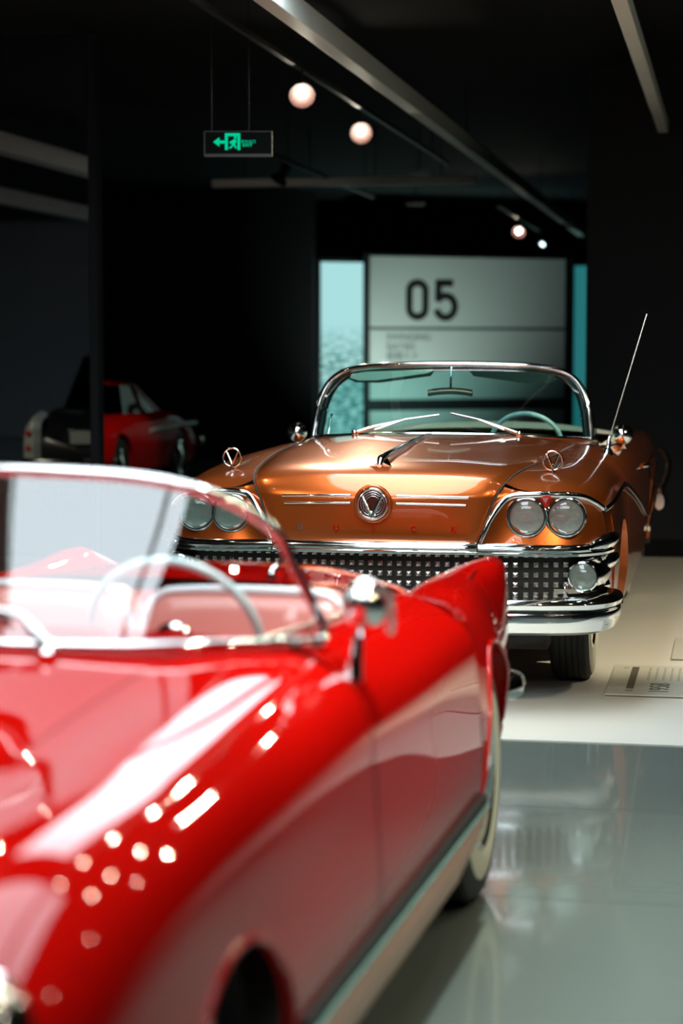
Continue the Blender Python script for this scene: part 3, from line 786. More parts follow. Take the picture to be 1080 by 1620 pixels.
    fr_ = [(.742, 2.31, 1.030), (.735, 2.325, 1.10), (.722, 2.345, 1.19), (.698, 2.365, 1.27), (.655, 2.378, 1.338), (.585, 2.380, 1.385), (.47, 2.372, 1.409), (.30, 2.358, 1.420), (0, 2.35, 1.426)]
    fr2 = fr_ + mxp(fr_[::-1])[1:]
    tube('windshield_frame', fr2, .017, chrome, c, 12, n=90)
    fin_ = [(p[0] * .965, p[1] + .03, p[2] - .018) for p in fr2]
    tube('frame_inner', fin_, .020, blackmet, c, 10, n=80)
    tube('windshield_seal', b2, .010, chrome, c, 8, n=60)
    for s in (1, -1):
        # quarter vent frame
        v_ = [(s * .735, 2.36, 1.03), (s * .70, 2.40, 1.20), (s * .70, 2.46, 1.205), (s * .755, 2.62, 1.02)]
        tube('vent_frame', [(s * .70, 2.47, 1.02), (s * .682, 2.50, 1.135), (s * .675, 2.48, 1.15)], .008, chrome, c, 8)
        mesh('vent_glass', [(s * .745, 2.34, 1.03), (s * .755, 2.655, 1.01), (s * .735, 2.655, 1.14), (s * .69, 2.385, 1.28)], [(0, 1, 2, 3)], wsglass, c)
        # visors
        vx = [(s * .10, 1.398), (s * .12, 1.375), (s * .40, 1.335), (s * .50, 1.335), (s * .55, 1.350), (s * .54, 1.372), (s * .46, 1.385)]
        prism('sun_visor', [(a, b) for a, b in vx], cream if s < 0 else visorM, c, ((0, 2.37, 0), (1, 0, 0), (0, 0, 1)), .018)
        vr = prism('visor_edge', [(s * .09, 1.394), (s * .115, 1.362), (s * .39, 1.326), (s * .52, 1.328), (s * .56, 1.348), (s * .55, 1.352), (s * .50, 1.338), (s * .40, 1.340), (s * .13, 1.378)], visorM, c, ((0, 2.362, 0), (1, 0, 0), (0, 0, 1)), .012)
        # round door mirrors
        mc = (s * .888, 2.58, 1.050)
        mr_ = lathe('door_mirror', [(.004, -.058), (.022, -.054), (.040, -.040), (.052, -.018), (.055, .004), (.052, .012), (.046, .010)], mc, (0, 1, 0), chrome, c, 32, 80)
        tube('mirror_stalk', [(s * .888, 2.58, 1.00), (s * .90, 2.60, .975)], [.010, .016], chrome, mr_, 10)
        # wipers
        pv = (s * .42, 1.795, 1.082)
        if s > 0: pts = [pv, (.30, 1.83, 1.120), (.21, 1.85, 1.150)]; bl_ = [(.34, 1.815, 1.100), (.20, 1.852, 1.152), (.06, 1.888, 1.180)]
        else: pts = [pv, (-.30, 1.83, 1.118), (-.16, 1.86, 1.148)]; bl_ = [(-.32, 1.818, 1.095), (-.17, 1.858, 1.148), (0.0, 1.888, 1.172)]
        w = tube('wiper', pts, [.010, .008, .005], chrome, c, 8)
        tube('wiper_blade', bl_, .0055, satin, w, 8)
        lathe('wiper_pivot', [(.016, -.012), (.016, .008), (.008, .016)], pv, (0, -.3, 1), chrome, w, 16)
    st = tube('mirror_stem', [(0, 2.34, 1.41), (0, 2.31, 1.36), (0, 2.30, 1.29)], [.006, .005, .007], chrome, c, 8)
    G = [[(x, 2.285 + dy, 1.273 + dz + .012 * (1 - (x / .12) ** 2)) for dy, dz in ((0, -.018), (-.012, -.008), (-.014, .008), (0, .018), (.012, .0))] for x in np.linspace(-.118, .118, 16)]
    v, f = grid_vf(np.array(G), cv=True); f += [tuple(range(5)), tuple(75 + k for k in range(5))]
    mesh('rear_view_mirror', v, f, chrome, c, True, 60)
    # interior
    dash = [[(-.76, 2.3, 1.005), (-.4, 2.08, 1.045), (0, 2.03, 1.05), (.4, 2.08, 1.045), (.76, 2.3, 1.005)],
            [(-.77, 2.40, 1.02), (-.4, 2.32, 1.06), (0, 2.30, 1.062), (.4, 2.32, 1.06), (.77, 2.40, 1.02)],
            [(-.77, 2.48, .98), (-.4, 2.44, 1.02), (0, 2.43, 1.02), (.4, 2.44, 1.02), (.77, 2.48, .98)],
            [(-.77, 2.46, .75), (-.4, 2.42, .72), (0, 2.40, .70), (.4, 2.42, .72), (.77, 2.46, .75)]]
    loft('dashboard', dash, visorM, c, 30, 24)
    swc = Vector((.36, 2.72, .985)); ax = Vector((0, .82, .42)).normalized()
    sw = torus('steering_wheel', swc, ax, .195, .0125, palewheel, c, 48, 10)
    lathe('horn_button', [(.04, .0), (.045, -.02), (.03, -.03), (.001, -.034)], swc, ax, chrome, sw, 24)
    s_, w_ = ax.orthogonal().normalized(), None
    v, f = join_vf([tube_vf([swc, swc + Vector((q * .19, 0, 0))], .009, 8) for q in (1, -1)]); mesh('wheel_spoke', v, f, chrome, sw, True, 40)
    tube('steering_column', [swc, swc - ax * .5], .025, visorM, sw, 10)
    def bench(y, z, nm, w=.70):
        prof = [(0, .42), (.02, .70), (.045, z - .05), (.075, z - .008), (.12, z), (.165, z - .012), (.19, z - .06), (.20, .42)]
        xs_ = np.linspace(-w, w, 25)
        G = []
        for x in xs_:
            e = max(0, (abs(x) - w + .10) / .10)
            G.append([(x, y + p, min(q, z) - .05 * e * e * (1 if q > .6 else 0)) for p, q in prof])
        v, f = grid_vf(np.array(G)); m = len(prof); f += [tuple(range(m)), tuple(24 * m + k for k in range(m))]
        return mesh(nm, v, f, cream, c, True, 50)
    bench(3.00, .975, 'front_seat'); bench(3.95, .965, 'rear_seat')
    loft('seat_cushion', [[(-.70, 2.65, .55), (0, 2.62, .57), (.70, 2.65, .55)], [(-.70, 3.02, .60), (0, 3.02, .62), (.70, 3.02, .60)]], cream, c, 12, 8)
    loft('top_boot', [[(-.80, 4.05, .985), (-.4, 4.02, 1.02), (0, 4.0, 1.03), (.4, 4.02, 1.02), (.80, 4.05, .985)],
                      [(-.82, 4.25, .99), (-.4, 4.25, 1.045), (0, 4.25, 1.06), (.4, 4.25, 1.045), (.82, 4.25, .99)],
                      [(-.80, 4.45, .965), (-.4, 4.48, .98), (0, 4.5, .985), (.4, 4.48, .98), (.80, 4.45, .965)]], cream, c, 30, 16)
    for s in (1, -1):
        box('door_trim', *sorted((s * .745, s * .795)), 2.4, 4.1, .5, .985, cream, c, .012)
        sill = [(s * .80, 2.3, .992), (s * .815, 2.6, 1.003), (s * .825, 3.4, .990), (s * .81, 4.1, .985)]
        tube('sill_moulding', sill, .011, cream, c, 8, n=30)
    trunk = [[(-.78, 4.40, .965), (-.4, 4.42, .985), (0, 4.43, .99), (.4, 4.42, .985), (.78, 4.40, .965)],
             [(-.75, 4.9, .935), (-.4, 4.95, .965), (0, 4.95, .972), (.4, 4.95, .965), (.75, 4.9, .935)],
             [(-.70, 5.33, .86), (-.4, 5.36, .89), (0, 5.37, .90), (.4, 5.36, .89), (.70, 5.33, .86)],
             [(-.76, 5.36, .6), (-.4, 5.42, .62), (0, 5.43, .62), (.4, 5.42, .62), (.76, 5.36, .6)],
             [(-.8, 5.33, .38), (-.4, 5.38, .36), (0, 5.4, .36), (.4, 5.38, .36), (.8, 5.33, .38)]]
    loft('trunk_lid', trunk, copper, c, 40, 40)
    rb = [(-1.0, 4.95, .52), (-1.02, 5.2, .52), (-.96, 5.42, .52), (-.6, 5.50, .52), (0, 5.52, .52), (.6, 5.50, .52), (.96, 5.42, .52), (1.02, 5.2, .52), (1.0, 4.95, .52)]
    tube('rear_bumper', rb, .055, chrome, c, 12, n=60, sx=.6)
    for s in (1, -1):
        tube('bumper_horn', [(s * 1.00, 5.08, .58), (s * 1.045, 5.16, .68), (s * 1.05, 5.22, .76), (s * 1.02, 5.30, .82), (s * .985, 5.34, .84)], [.022, .020, .018, .020, .016], chrome, c, 10)
        lathe('tail_lamp', [(.06, 0), (.065, .03), (.05, .05), (.001, .055)], (s * .82, 5.34, .83), (0, 1, 0), redlens, c, 24)
        # door handle and fender chrome
        tube('door_handle', [(s * .975, 3.00, .86), (s * 1.0, 3.02, .862), (s * 1.0, 3.15, .862), (s * .975, 3.18, .86)], .011, chrome, c, 8)
    # antenna on the left front fender
    an = lathe('antenna', [(.030, -.01), (.026, .012), (.012, .022), (.009, .07), (.004, .08)], (.865, 1.66, 1.0), (.1, .1, 1), chrome, c, 20)
    tube('antenna_rod', [(.873, 1.668, 1.07), (1.035, 1.95, 1.68)], [.0026, .0012], satin, an, 6)
    # underbody and wheels
    box('underbody', -.70, .70, .30, 5.2, .22, .60, darkgap, c)
    for y in (.93, 4.03):
        for s in (1, -1):
            wheel(c, s * .765, y, .352, .185, s, ww=(.56, .925))
            pts = [[(s * x, y + .42 * math.cos(a), .34 + .42 * math.sin(a)) for a in np.linspace(-.1, PI + .1, 16)] for x in (.60, .965)]
            grid('wheel_well', np.array(pts), darkgap, c)
            box('radius_plate', *sorted((s * .59, s * .60)), y - .42, y + .42, .25, .76, darkgap, c)
    return c
build_copper()

# ============================================================ red roadster in the foreground
def build_roadster():
    c = thing('roadster_car', 'glossy red 1950s roadster with finned tail and whitewall tyres in the foreground', 'car', (-1.59, 2.90, 0), -R(2.7))
    S = [(.845, .78), (.868, .60), (.855, .44), (.83, .33)]
    front = {
        -.68: [(0, .60), (.25, .60), (.46, .60), (.60, .60), (.70, .59), (.77, .55), (.79, .50), (.775, .44), (.74, .38)],
        -.62: [(0, .66), (.25, .66), (.47, .66), (.63, .69), (.735, .68), (.80, .63), (.825, .55), (.815, .45), (.79, .36)],
        -.50: [(0, .735), (.25, .735), (.46, .725), (.65, .772), (.765, .745), (.83, .68), (.85, .57), (.84, .44), (.815, .34)],
        -.30: [(0, .825), (.25, .82), (.46, .795), (.66, .835), (.78, .80), (.848, .72), (.862, .58), (.868, .44), (.852, .33)],
        .10: [(0, .885), (.25, .88), (.46, .845), (.65, .865), (.78, .825), (.848, .75), (.864, .59), (.872, .44), (.858, .33)],
        .50: [(0, .918), (.25, .912), (.47, .885), (.65, .890), (.78, .845), (.848, .765), (.864, .60), (.872, .44), (.858, .33)],
        .78: [(0, .935), (.27, .932), (.50, .915), (.66, .905), (.785, .855), (.848, .77), (.864, .60), (.872, .44), (.858, .33)],
        1.02: [(0, .940), (.30, .938), (.54, .930), (.68, .912), (.79, .862), (.848, .775), (.864, .60), (.872, .44), (.858, .33)]}
    sk = Skin(front)
    mid = {
        1.02: [(.60, .905), (.63, .918), (.67, .920), (.725, .905), (.79, .862), (.848, .775), (.864, .60), (.872, .44), (.858, .33)],
        1.6: [(.60, .875), (.63, .890), (.67, .893), (.725, .880), (.79, .840), (.848, .765), (.864, .60), (.872, .44), (.858, .33)],
        2.22: [(.58, .862), (.61, .876), (.655, .880), (.71, .868), (.775, .835), (.838, .765), (.860, .60), (.868, .44), (.855, .33)]}
    sm = Skin(mid)
    rear = {
        2.22: [(0, .905), (.28, .900), (.46, .890), (.56, .880), (.68, .876), (.80, .815), (.860, .60), (.868, .44), (.855, .33)],
        2.45: [(0, .905), (.28, .898), (.43, .868), (.53, .825), (.65, .840), (.785, .79), (.857, .60), (.864, .44), (.850, .33)],
        2.75: [(0, .893), (.26, .884), (.41, .842), (.51, .788), (.622, .850), (.755, .800), (.838, .61), (.832, .45), (.81, .33)],
        3.05: [(0, .862), (.25, .853), (.40, .815), (.505, .765), (.620, .848), (.727, .815), (.793, .62), (.79, .46), (.770, .34)],
        3.28: [(0, .812), (.25, .805), (.40, .780), (.51, .745), (.635, .850), (.738, .828), (.762, .63), (.758, .47), (.735, .36)],
        3.42: [(0, .760), (.25, .755), (.40, .740), (.52, .725), (.645, .846), (.728, .828), (.742, .63), (.732, .48), (.715, .38)]}
    sr = Skin(rear)
    fa, ra = (.06, .275, .325), (2.64, .31, .392)
    # hood across the middle, fenders outside
    ys_ = np.linspace(-.68, 1.02, 60)
    G = []
    for y in ys_:
        row = sk.row(y); h = [sk.at(u, row, y) for u in np.linspace(0, 2.0, 16)]
        G.append([q * np.array((-1, 1, 1)) for q in h[:0:-1]] + h)
    grid('hood', np.array(G), redpaint, c)
    for s in (1, -1):
        sk.panel('front_fender', 2.015, 8, -.68, 1.00, redpaint, c, [fa], 40, 70, s, lip=.022)
        sm.panel('door', 0, 8, 1.012, 2.21, redpaint, c, [], 34, 40, s)
        sr.panel('rear_fender', 2.02, 8, 2.222, 3.42, redpaint, c, [ra], 44, 60, s)
    ys_ = np.linspace(2.222, 3.42, 40); G = []
    for y in ys_:
        row = sr.row(y); h = [sr.at(u, row, y) for u in np.linspace(0, 2.0, 16)]
        G.append([q * np.array((-1, 1, 1)) for q in h[:0:-1]] + h)
    grid('rear_deck', np.array(G), redpaint, c)
    # tail closing panel, nose panel
    for sk_, y, dy, nm in ((sr, 3.42, .03, 'tail_panel'), (sk, -.68, -.04, 'nose_panel')):
        row = sk_.row(y); e = [sk_.at(u, row, y) for u in np.linspace(0, 8, 40)]
        ring = [q for q in e] ; full = [q * np.array((-1, 1, 1)) for q in ring[:0:-1]] + ring
        full = np.array(full)
        cen = np.array((0, y + dy, .52))
        G = [full, cen + (full - cen) * .75 + np.array((0, dy, 0)), cen + (full - cen) * .4 + np.array((0, dy * 1.4, 0)), np.repeat(cen[None] + np.array((0, dy * 1.5, 0)), len(full), 0)]
        grid(nm, np.array(G), redpaint, c, angle=50)
    for s in (1, -1):
        # headlamps in the fender fronts
        hc = (s * .700, -.60, .632)
        hl = lathe('headlamp', [(.098, .10), (.104, .04), (.104, -.03), (.100, -.042), (.094, -.044), (.090, -.034)], hc, (s * .02, 1, .10), chrome, c, 36)
        lathe('lens', [(.094, -.038), (.078, -.056), (.04, -.072), (.001, -.076)], hc, (s * .02, 1, .10), pbr('blue_lens_%d' % s, (.03, .06, .10), .08, 0, 1.0), hl, 32, 80)
        # beige sill moulding below the doors, with its dark step and teal bead coloured as a highlight
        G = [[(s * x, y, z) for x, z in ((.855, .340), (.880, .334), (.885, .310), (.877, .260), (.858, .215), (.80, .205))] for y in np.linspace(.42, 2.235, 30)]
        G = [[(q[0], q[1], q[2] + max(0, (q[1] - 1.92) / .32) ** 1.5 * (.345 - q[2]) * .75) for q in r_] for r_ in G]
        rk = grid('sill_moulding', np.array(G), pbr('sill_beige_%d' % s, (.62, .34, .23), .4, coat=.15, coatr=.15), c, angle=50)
        box('sill_step', *sorted((s * .858, s * .8785)), .42, 2.235, .336, .368, darkgap, rk, .003)
        tube('sill_bead', [(s * .882, .41, .340), (s * .882, 2.24, .340)], .0035, pbr('teal_bead_%d' % s, (.32, .62, .56), .25, .5), rk, 8)
        # rear arch bead and front arch bead
        for (yc, zc, r_), xx in ((fa, .868), (ra, .850)):
            def xa(y, z):
                src = sk if yc < 1 else sr
                row = src.row(y); us = np.linspace(4, 8, 30); P_ = np.array([src.at(u, row, y) for u in us]); k = np.argsort(P_[:, 2]); return float(np.interp(z, P_[k, 2], P_[k, 0]))
            a0 = math.asin((.335 - zc) / r_)
            pts = [(s * (xa(yc + r_ * math.cos(a), zc + r_ * math.sin(a)) - .001), yc + r_ * math.cos(a), zc + r_ * math.sin(a)) for a in np.linspace(a0, PI - a0, 40)]
            tube('arch_lip', pts, .007, redpaint, c, 8)
            pts = [[(s * x, yc + (r_ + .01) * math.cos(a), zc + (r_ + .01) * math.sin(a)) for a in np.linspace(.02, PI - .02, 18)] for x in (.55, .78)]
            grid('wheel_well', np.array(pts), darkgap, c)
            box('radius_plate', *sorted((s * .54, s * .55)), yc - r_, yc + r_, .2, zc + r_, darkgap, c)
        wheel(c, s * .67, .05, .315, .155, s, ww=(.50, .72))
        wheel(c, s * .735, 2.57, .325, .155, s, ww=(.52, .82))
        # tail lamp and bumper end
        lathe('tail_lamp', [(.05, -.02), (.055, .0), (.05, .035), (.03, .05), (.001, .055)], (s * .655, 3.43, .70), (0, 1, 0), redlens, c, 28)
        bo = tube('rear_bumper', [(s * .750, 3.22, .46), (s * .768, 3.32, .46), (s * .757, 3.42, .46), (s * .69, 3.49, .46), (s * .4, 3.53, .46)], [.020, .038, .042, .04, .04], chrome, c, 12, n=0)
        tube('tail_fin_strip', [(s * .700, 2.95, .835), (s * .690, 3.15, .846), (s * .685, 3.30, .850), (s * .684, 3.425, .845)], .004, chrome, c, 8, n=16)
        # door rim trim of the cockpit
        tube('cockpit_rim', [(s * .605, 1.04, .915), (s * .615, 1.3, .905), (s * .620, 1.6, .888), (s * .61, 1.95, .880), (s * .58, 2.2, .88)], .009, satin, c, 8, n=30)
        box('door_card', *sorted((s * .575, s * .60)), 1.02, 2.22, .40, .868, redv, c, .01)
        # round wing mirror on a stalk
        mc = Vector((s * .820, 1.10, .995)); ax = Vector((-s * .18, 1, .05)).normalized()
        mr_ = lathe('wing_mirror', [(.006, -.05), (.022, -.045), (.040, -.030), (.050, -.008), (.052, .008), (.049, .014), (.044, .011)], mc, ax, chrome, c, 32, 80)
        tube('mirror_stalk', [(s * .800, 1.07, .845), (s * .803, 1.075, .875), (s * .808, 1.085, .93), (s * .815, 1.10, .965)], [.020, .015, .010, .009], chrome, mr_, 12)
        tube('mirror_arm', [mc + Vector((s * .02, -.03, .045)), mc + Vector((s * .048, -.02, .03)), mc + Vector((s * .052, 0, -.02)), mc + Vector((s * .046, .01, -.06))], .009, chrome, mr_, 10, n=14)
    # windscreen: base and top curves, wrapped corners
    base = [(0, .735, .945), (.25, .745, .945), (.45, .80, .941), (.60, .90, .935), (.69, 1.01, .928), (.728, 1.10, .920)]
    top = [(0, .965, 1.262), (.20, .968, 1.259), (.38, .985, 1.248), (.50, 1.015, 1.222), (.59, 1.055, 1.178), (.642, 1.095, 1.125)]
    b2 = mxp(base[::-1])[:-1] + base; t2 = mxp(top[::-1])[:-1] + top
    md = [tuple((np.array(p) + np.array(q)) / 2 + np.array((0.004 * np.sign(p[0]), -.004, .002))) for p, q in zip(b2, t2)]
    loft('windshield', [b2, md, t2], rsglass, c, 70, 18)
    corner = [(.672, 1.105, 1.06), (.702, 1.11, 1.0), (.728, 1.108, .945), (.736, 1.10, .918)]
    tfull = mxp(corner[::-1]) + t2 + corner
    tube('windshield_frame', tfull, .0125, chrome, c, 12, n=110)
    tube('windshield_base', [(p[0], p[1] - .006, p[2] - .003) for p in b2], .0125, chrome, c, 10, n=80)
    wp = tube('wiper', [(.30, .70, .945), (.22, .775, .99), (.02, .80, 1.035), (-.12, .81, 1.06)], [.012, .008, .006, .004], chrome, c, 8)
    tube('wiper_blade', [(.20, .755, .985), (.0, .785, 1.03), (-.2, .79, 1.075)], .007, blackrub, wp, 8)
    lathe('wiper_pivot', [(.018, -.02), (.018, .006), (.008, .014)], (.30, .70, .937), (0, -.3, 1), chrome, wp, 16)
    # dash, steering wheel
    dash = [[(-.60, 1.0, .90), (0, .93, .935), (.60, 1.0, .90)], [(-.60, 1.15, .905), (0, 1.10, .93), (.60, 1.15, .905)], [(-.60, 1.17, .80), (0, 1.15, .80), (.60, 1.17, .80)], [(-.60, 1.05, .60), (0, 1.05, .60), (.60, 1.05, .60)]]
    loft('dashboard', dash, redv, c, 20, 20)
    swc = Vector((.325, 1.38, .868)); ax = Vector((0, .93, .38)).normalized()
    sw = torus('steering_wheel', swc, ax, .195, .0105, palewheel, c, 56, 10)
    v, f = join_vf([tube_vf([swc - ax * .03, swc + Vector((math.cos(a) * .19, 0, 0)) + Vector((0, -.38, .93)) * math.sin(a) * .19], [.012, .008], 8) for a in (R(-10), R(190), R(270))])
    mesh('wheel_spoke', v, f, satin, sw, True, 40)
    lathe('horn_button', [(.05, -.03), (.045, -.005), (.02, .006), (.001, .008)], swc, ax, chrome, sw, 24)
    tube('steering_column', [swc - ax * .02, swc - ax * .38], .022, redv, sw, 10)
    # seats with pale piping
    for s in (1, -1):
        cx = s * .290
        out = [(-.285, .42), (-.288, .72), (-.275, .83), (-.235, .882), (-.17, .896), (0, .900), (.17, .896), (.235, .882), (.275, .83), (.288, .72), (.285, .42)]
        O_ = spl(out, 60)
        G = []
        for dy, k in ((.10, .93), (.06, .985), (.0, 1.0), (-.05, .985), (-.085, .93), (-.10, .80), (-.095, .5), (-.10, .15)):
            G.append([(cx + a * k, 2.08 + dy + .22 * (b - .42) * .35, .42 + (b - .42) * (1 - (1 - k) * .55)) for a, b in O_])
        seat = grid('seat_back', np.array(G), pinkv, c, angle=60)
        pts = [(cx + a * .965, 2.08 - .068 + .22 * (b - .42) * .35, .42 + (b - .42) * .985 + .006) for a, b in O_ if b > .60]
        tube('seat_piping', pts, .012, pbr('white_piping_%d' % s, (.85, .88, .92), .25, coat=.8), seat, 10)
        box('seat_cushion', cx - .27, cx + .27, 1.45, 2.05, .38, .52, pinkv, c, .05, 4)
    box('cockpit_floor', -.60, .60, .9, 2.25, .22, .30, redv, c)
    box('rear_bulkhead', -.60, .60, 2.215, 2.235, .30, .87, redv, c)
    tube('deck_latch', [(.30, 2.24, .90), (.30, 2.26, .925), (.30, 2.30, .93), (.30, 2.32, .905)], .010, chrome, c, 8)
    box('underbody', -.74, .74, .45, 2.2, .17, .45, darkgap, c)
    box('underbody', -.5, .5, -.5, 3.2, .18, .44, darkgap, c)
    tube('front_bumper', [(-.82, -.60, .40), (-.78, -.76, .40), (-.4, -.82, .40), (0, -.83, .40), (.4, -.82, .40), (.78, -.76, .40), (.82, -.60, .40)], .045, chrome, c, 12, n=50)
    # hood scoop seam line and chrome spear on the front fender
    return c
build_roadster()

# ============================================================ background cars
def build_closed_car(name, label, loc, rz, paint, L, hw, belt, roof, yw, cab, sill=.25, fin=0.0, low=1.0, detail='coupe'):
    """closed car: y from 0 (front) to L; cab = (windscreen base, roof front, roof rear, backlight base)"""
    c = thing(name, label, 'car', loc, rz)
    def prof(k, zt, w=1.0):
        return [(0, zt), (hw * .35 * w, zt - .003), (hw * .62 * w, zt - .012), (hw * .80 * w, zt - .03 + fin * k), (hw * .92 * w, zt - .09 + fin * k * .5), (hw * .985 * w, zt - .20), (hw * w, zt - .36), (hw * .975 * w, .38), (hw * .94 * w, sill)]
    sec = {0: prof(0, belt * .66, .84), .12: prof(0, belt * .82, .93), .5: prof(0, belt * .93), cab[0]: prof(0, belt), (cab[1] + cab[2]) / 2: prof(0, belt * 1.0), cab[3]: prof(.4, belt), L - .35: prof(1, belt * .90), L - .08: prof(1, belt * .80, .96), L: prof(1, belt * .70, .92)}
    sk = Skin(sec)
    ar = [(y, .31, .36) for y in yw]
    for s in (1, -1):
        sk.panel('front_fender', 2.5, 8, 0, cab[0] - .1, paint, c, ar, 26, 40, s)
        sk.panel('door', 2.5, 8, cab[0] - .09, cab[2] - .1, paint, c, ar, 22, 24, s)
        sk.panel('rear_fender', 2.5, 8, cab[2] - .09, L, paint, c, ar, 26, 40, s)
        for y in yw:
            wheel(c, s * (hw - .10), y, .31, .16, s, ww=None, seg=28)
            pts = [[(s * x, y + .37 * math.cos(a), .31 + .37 * math.sin(a)) for a in np.linspace(-.15, PI + .15, 14)] for x in (hw * .62, hw * .93)]
            grid('wheel_well', np.array(pts), darkgap, c)
        # chrome flash along the flank
    def toplid(nm, y0, y1):
        G = []
        for y in np.linspace(y0, y1, 26):
            row = sk.row(y); h = [sk.at(u, row, y) for u in np.linspace(0, 2.48, 14)]
            G.append([q * np.array((-1, 1, 1)) for q in h[:0:-1]] + h)
        return grid(nm, np.array(G), paint, c)
    toplid('hood', 0, cab[0]); toplid('trunk_lid', cab[3], L)
    for y, dy, nm in ((0, -.05, 'nose_panel'), (L, .05, 'tail_panel')):
        row = sk.row(y); e = np.array([sk.at(u, row, y) for u in np.linspace(0, 8, 30)])
        full = np.concatenate([mx(e[:0:-1]), e]); cen = np.array((0, y + dy, belt * .5))
        grid(nm, np.array([full, cen + (full - cen) * .8 + np.array((0, dy * .6, 0)), cen + (full - cen) * .4 + np.array((0, dy, 0)), np.repeat(cen[None] + np.array((0, dy, 0)), len(full), 0)]), paint, c)
    # greenhouse: pillars, roof and glass
    def ring(y0, y1, z, w):   # outline corner points front left .. rear left at height z
        return w
    yb0, yr0, yr1, yb1 = cab
    zb = belt - .02
    xb, xr = hw * .82, hw * .66
    rf = [[(-xr, yr0 + .06, roof - .05), (-xr * .6, yr0, roof - .025), (0, yr0 - .02, roof - .015), (xr * .6, yr0, roof - .025), (xr, yr0 + .06, roof - .05)],
          [(-xr * 1.03, (yr0 + yr1) / 2, roof - .04), (-xr * .6, (yr0 + yr1) / 2, roof), (0, (yr0 + yr1) / 2, roof + .01), (xr * .6, (yr0 + yr1) / 2, roof), (xr * 1.03, (yr0 + yr1) / 2, roof - .04)],
          [(-xr, yr1 - .06, roof - .07), (-xr * .6, yr1, roof - .045), (0, yr1 + .02, roof - .035), (xr * .6, yr1, roof - .045), (xr, yr1 - .06, roof - .07)]]
    loft('roof', rf, paint, c, 24, 24, thick=.02)
    loft('windshield', [[(-xb * .95, yb0 + .12, zb), (0, yb0, zb + .02), (xb * .95, yb0 + .12, zb)], [(-xr * .97, yr0 + .05, roof - .055), (0, yr0 - .01, roof - .025), (xr * .97, yr0 + .05, roof - .055)]], dkglass, c, 20, 6)
    loft('rear_window', [[(-xb * .9, yb1 - .12, zb), (0, yb1, zb + .02), (xb * .9, yb1 - .12, zb)], [(-xr * .9, yr1 - .05, roof - .075), (0, yr1 + .01, roof - .045), (xr * .9, yr1 - .05, roof - .075)]], dkglass, c, 20, 6)
    for s in (1, -1):
        tube('front_pillar', [(s * xb, yb0 + .14, zb), (s * xr, yr0 + .06, roof - .055)], .018, chrome if detail == 'coupe' else paint, c, 8)
        loft('rear_pillar', [[(s * xb, yb1 - .50, zb), (s * xb * .98, yb1 - .3, zb), (s * xb * .90, yb1 - .12, zb)], [(s * xr * 1.0, yr1 - .30, roof - .06), (s * xr, yr1 - .16, roof - .065), (s * xr * .95, yr1 - .05, roof - .075)]], paint, c, 10, 10, thick=.02)
        ym = (yb0 + yb1) / 2 - .05
        tube('centre_pillar', [(s * xb, ym, zb), (s * xr * 1.02, ym + .02, roof - .05)], .016, chrome if detail == 'coupe' else paint, c, 8)
        for a0, a1, b0, b1 in ((yb0 + .17, ym - .03, yr0 + .09, ym - .01), (ym + .03, yb1 - .52, ym + .05, yr1 - .32)):
            mesh('side_window', [(s * (xb - .01), a0, zb), (s * (xb - .01), a1, zb), (s * xr, b1, roof - .06), (s * xr, b0, roof - .06)], [(0, 1, 2, 3)], dkglass, c)
    box('cabin_floor', -hw * .75, hw * .75, .4, L - .4, sill - .04, sill + .2, darkgap, c)
    box('seat_row', -hw * .7, hw * .7, ym + .1, ym + .3, sill + .2, belt - .05, redv if detail != 'coupe' else visorM, c, .05)
    def bumper(y, sgn):
        tube('bumper', [(-hw * .97, y - sgn * .02, .46), (-hw * .95, y + sgn * .06, .46), (-hw * .5, y + sgn * .13, .46), (0, y + sgn * .15, .46), (hw * .5, y + sgn * .13, .46), (hw * .95, y + sgn * .06, .46), (hw * .97, y - sgn * .02, .46)], .055, chrome, c, 10, n=40, sx=.6)
    bumper(0, -1); bumper(L, 1)
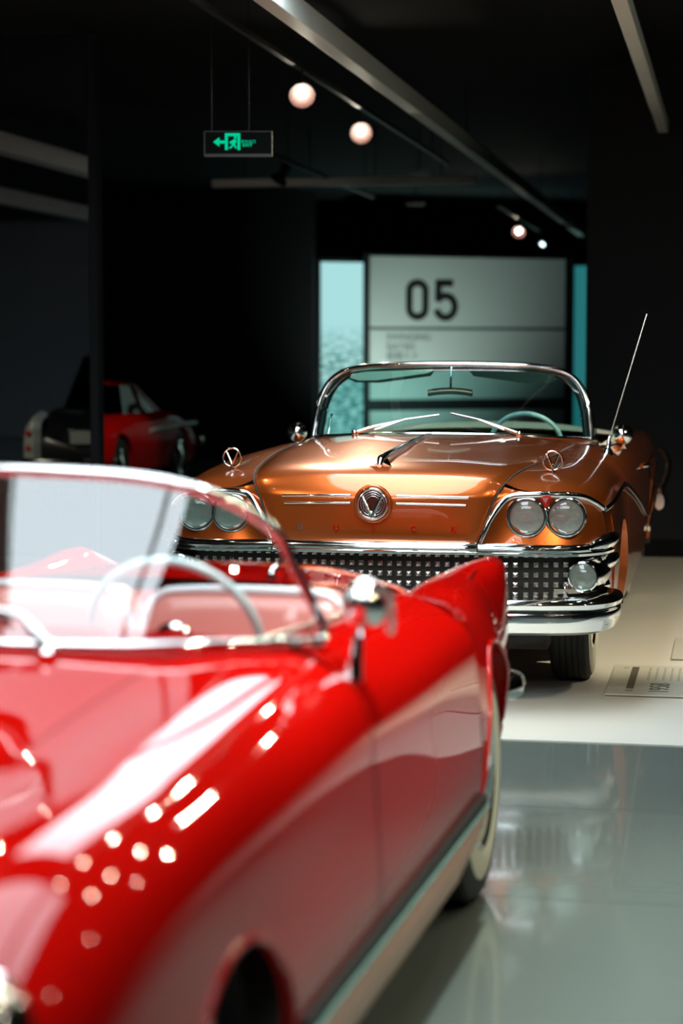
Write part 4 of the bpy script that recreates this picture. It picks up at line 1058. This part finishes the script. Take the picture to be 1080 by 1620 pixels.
    for s in (1, -1):
        lathe('headlamp', [(.08, .05), (.09, .0), (.085, -.02), (.05, -.035), (.001, -.04)], (s * hw * .68, .05, belt * .62), (0, 1, 0), satin, c, 24)
    return c, sk
cp, sk = build_closed_car('coupe_car', 'small red coupe with a pale flank strip behind the mirror wall', (-6.93, 18.85, 0), 0, darkred, 3.85, .86, .86, 1.20, (.82, 3.05), (1.15, 1.55, 2.35, 3.05))
for s in (1, -1):
    tube('flank_strip', [(s * .866, 1.75, .66), (s * .872, 2.6, .675), (s * .866, 3.3, .68), (s * .82, 3.80, .67)], .022, cream, cp, 8, n=24, sx=.5)
    lathe('tail_lamp', [(.05, 0), (.05, .03), (.001, .04)], (s * .66, 3.84, .52), (0, 1, 0), redlens, cp, 20)
sd, sk = build_closed_car('saloon_car', 'black saloon with upright chrome tail lamps, reflected in the mirror wall', (-6.43, 5.42, 0), -R(10), blackpaint, 4.65, .87, .96, 1.50, (.85, 3.75), (1.45, 1.95, 2.95, 3.70), fin=.05, detail='saloon')
for s in (1, -1):
    h = loft('tail_lamp_housing', [[(s * .70, 4.20, .90), (s * .78, 4.18, .93), (s * .845, 4.20, .86)], [(s * .70, 4.60, .84), (s * .78, 4.63, .87), (s * .845, 4.58, .80)], [(s * .70, 4.66, .70), (s * .78, 4.70, .70), (s * .86, 4.64, .68)], [(s * .70, 4.68, .50), (s * .78, 4.71, .50), (s * .86, 4.66, .50)]], pbr('housing_pale_%d' % s, (.45, .50, .47), .3, .3), sd, 12, 24)  # pale paint stands in for light reflected on the chrome housing
    for z in (.74, .60): lathe('tail_lens', [(.026, -.01), (.028, .01), (.02, .022), (.001, .026)], (s * .81, 4.695, z), (0, 1, 0), redlens, h, 20)
box('number_plate', -.42, -.12, 4.715, 4.73, .64, .76, plateM, sd, .004)
box('plate_frame', -.45, -.09, 4.705, 4.716, .62, .78, chrome, sd, .004)
tube('trunk_handle', [(-.08, 4.63, .80), (-.07, 4.66, .80), (.07, 4.66, .80), (.08, 4.63, .80)], .012, chrome, sd, 8)
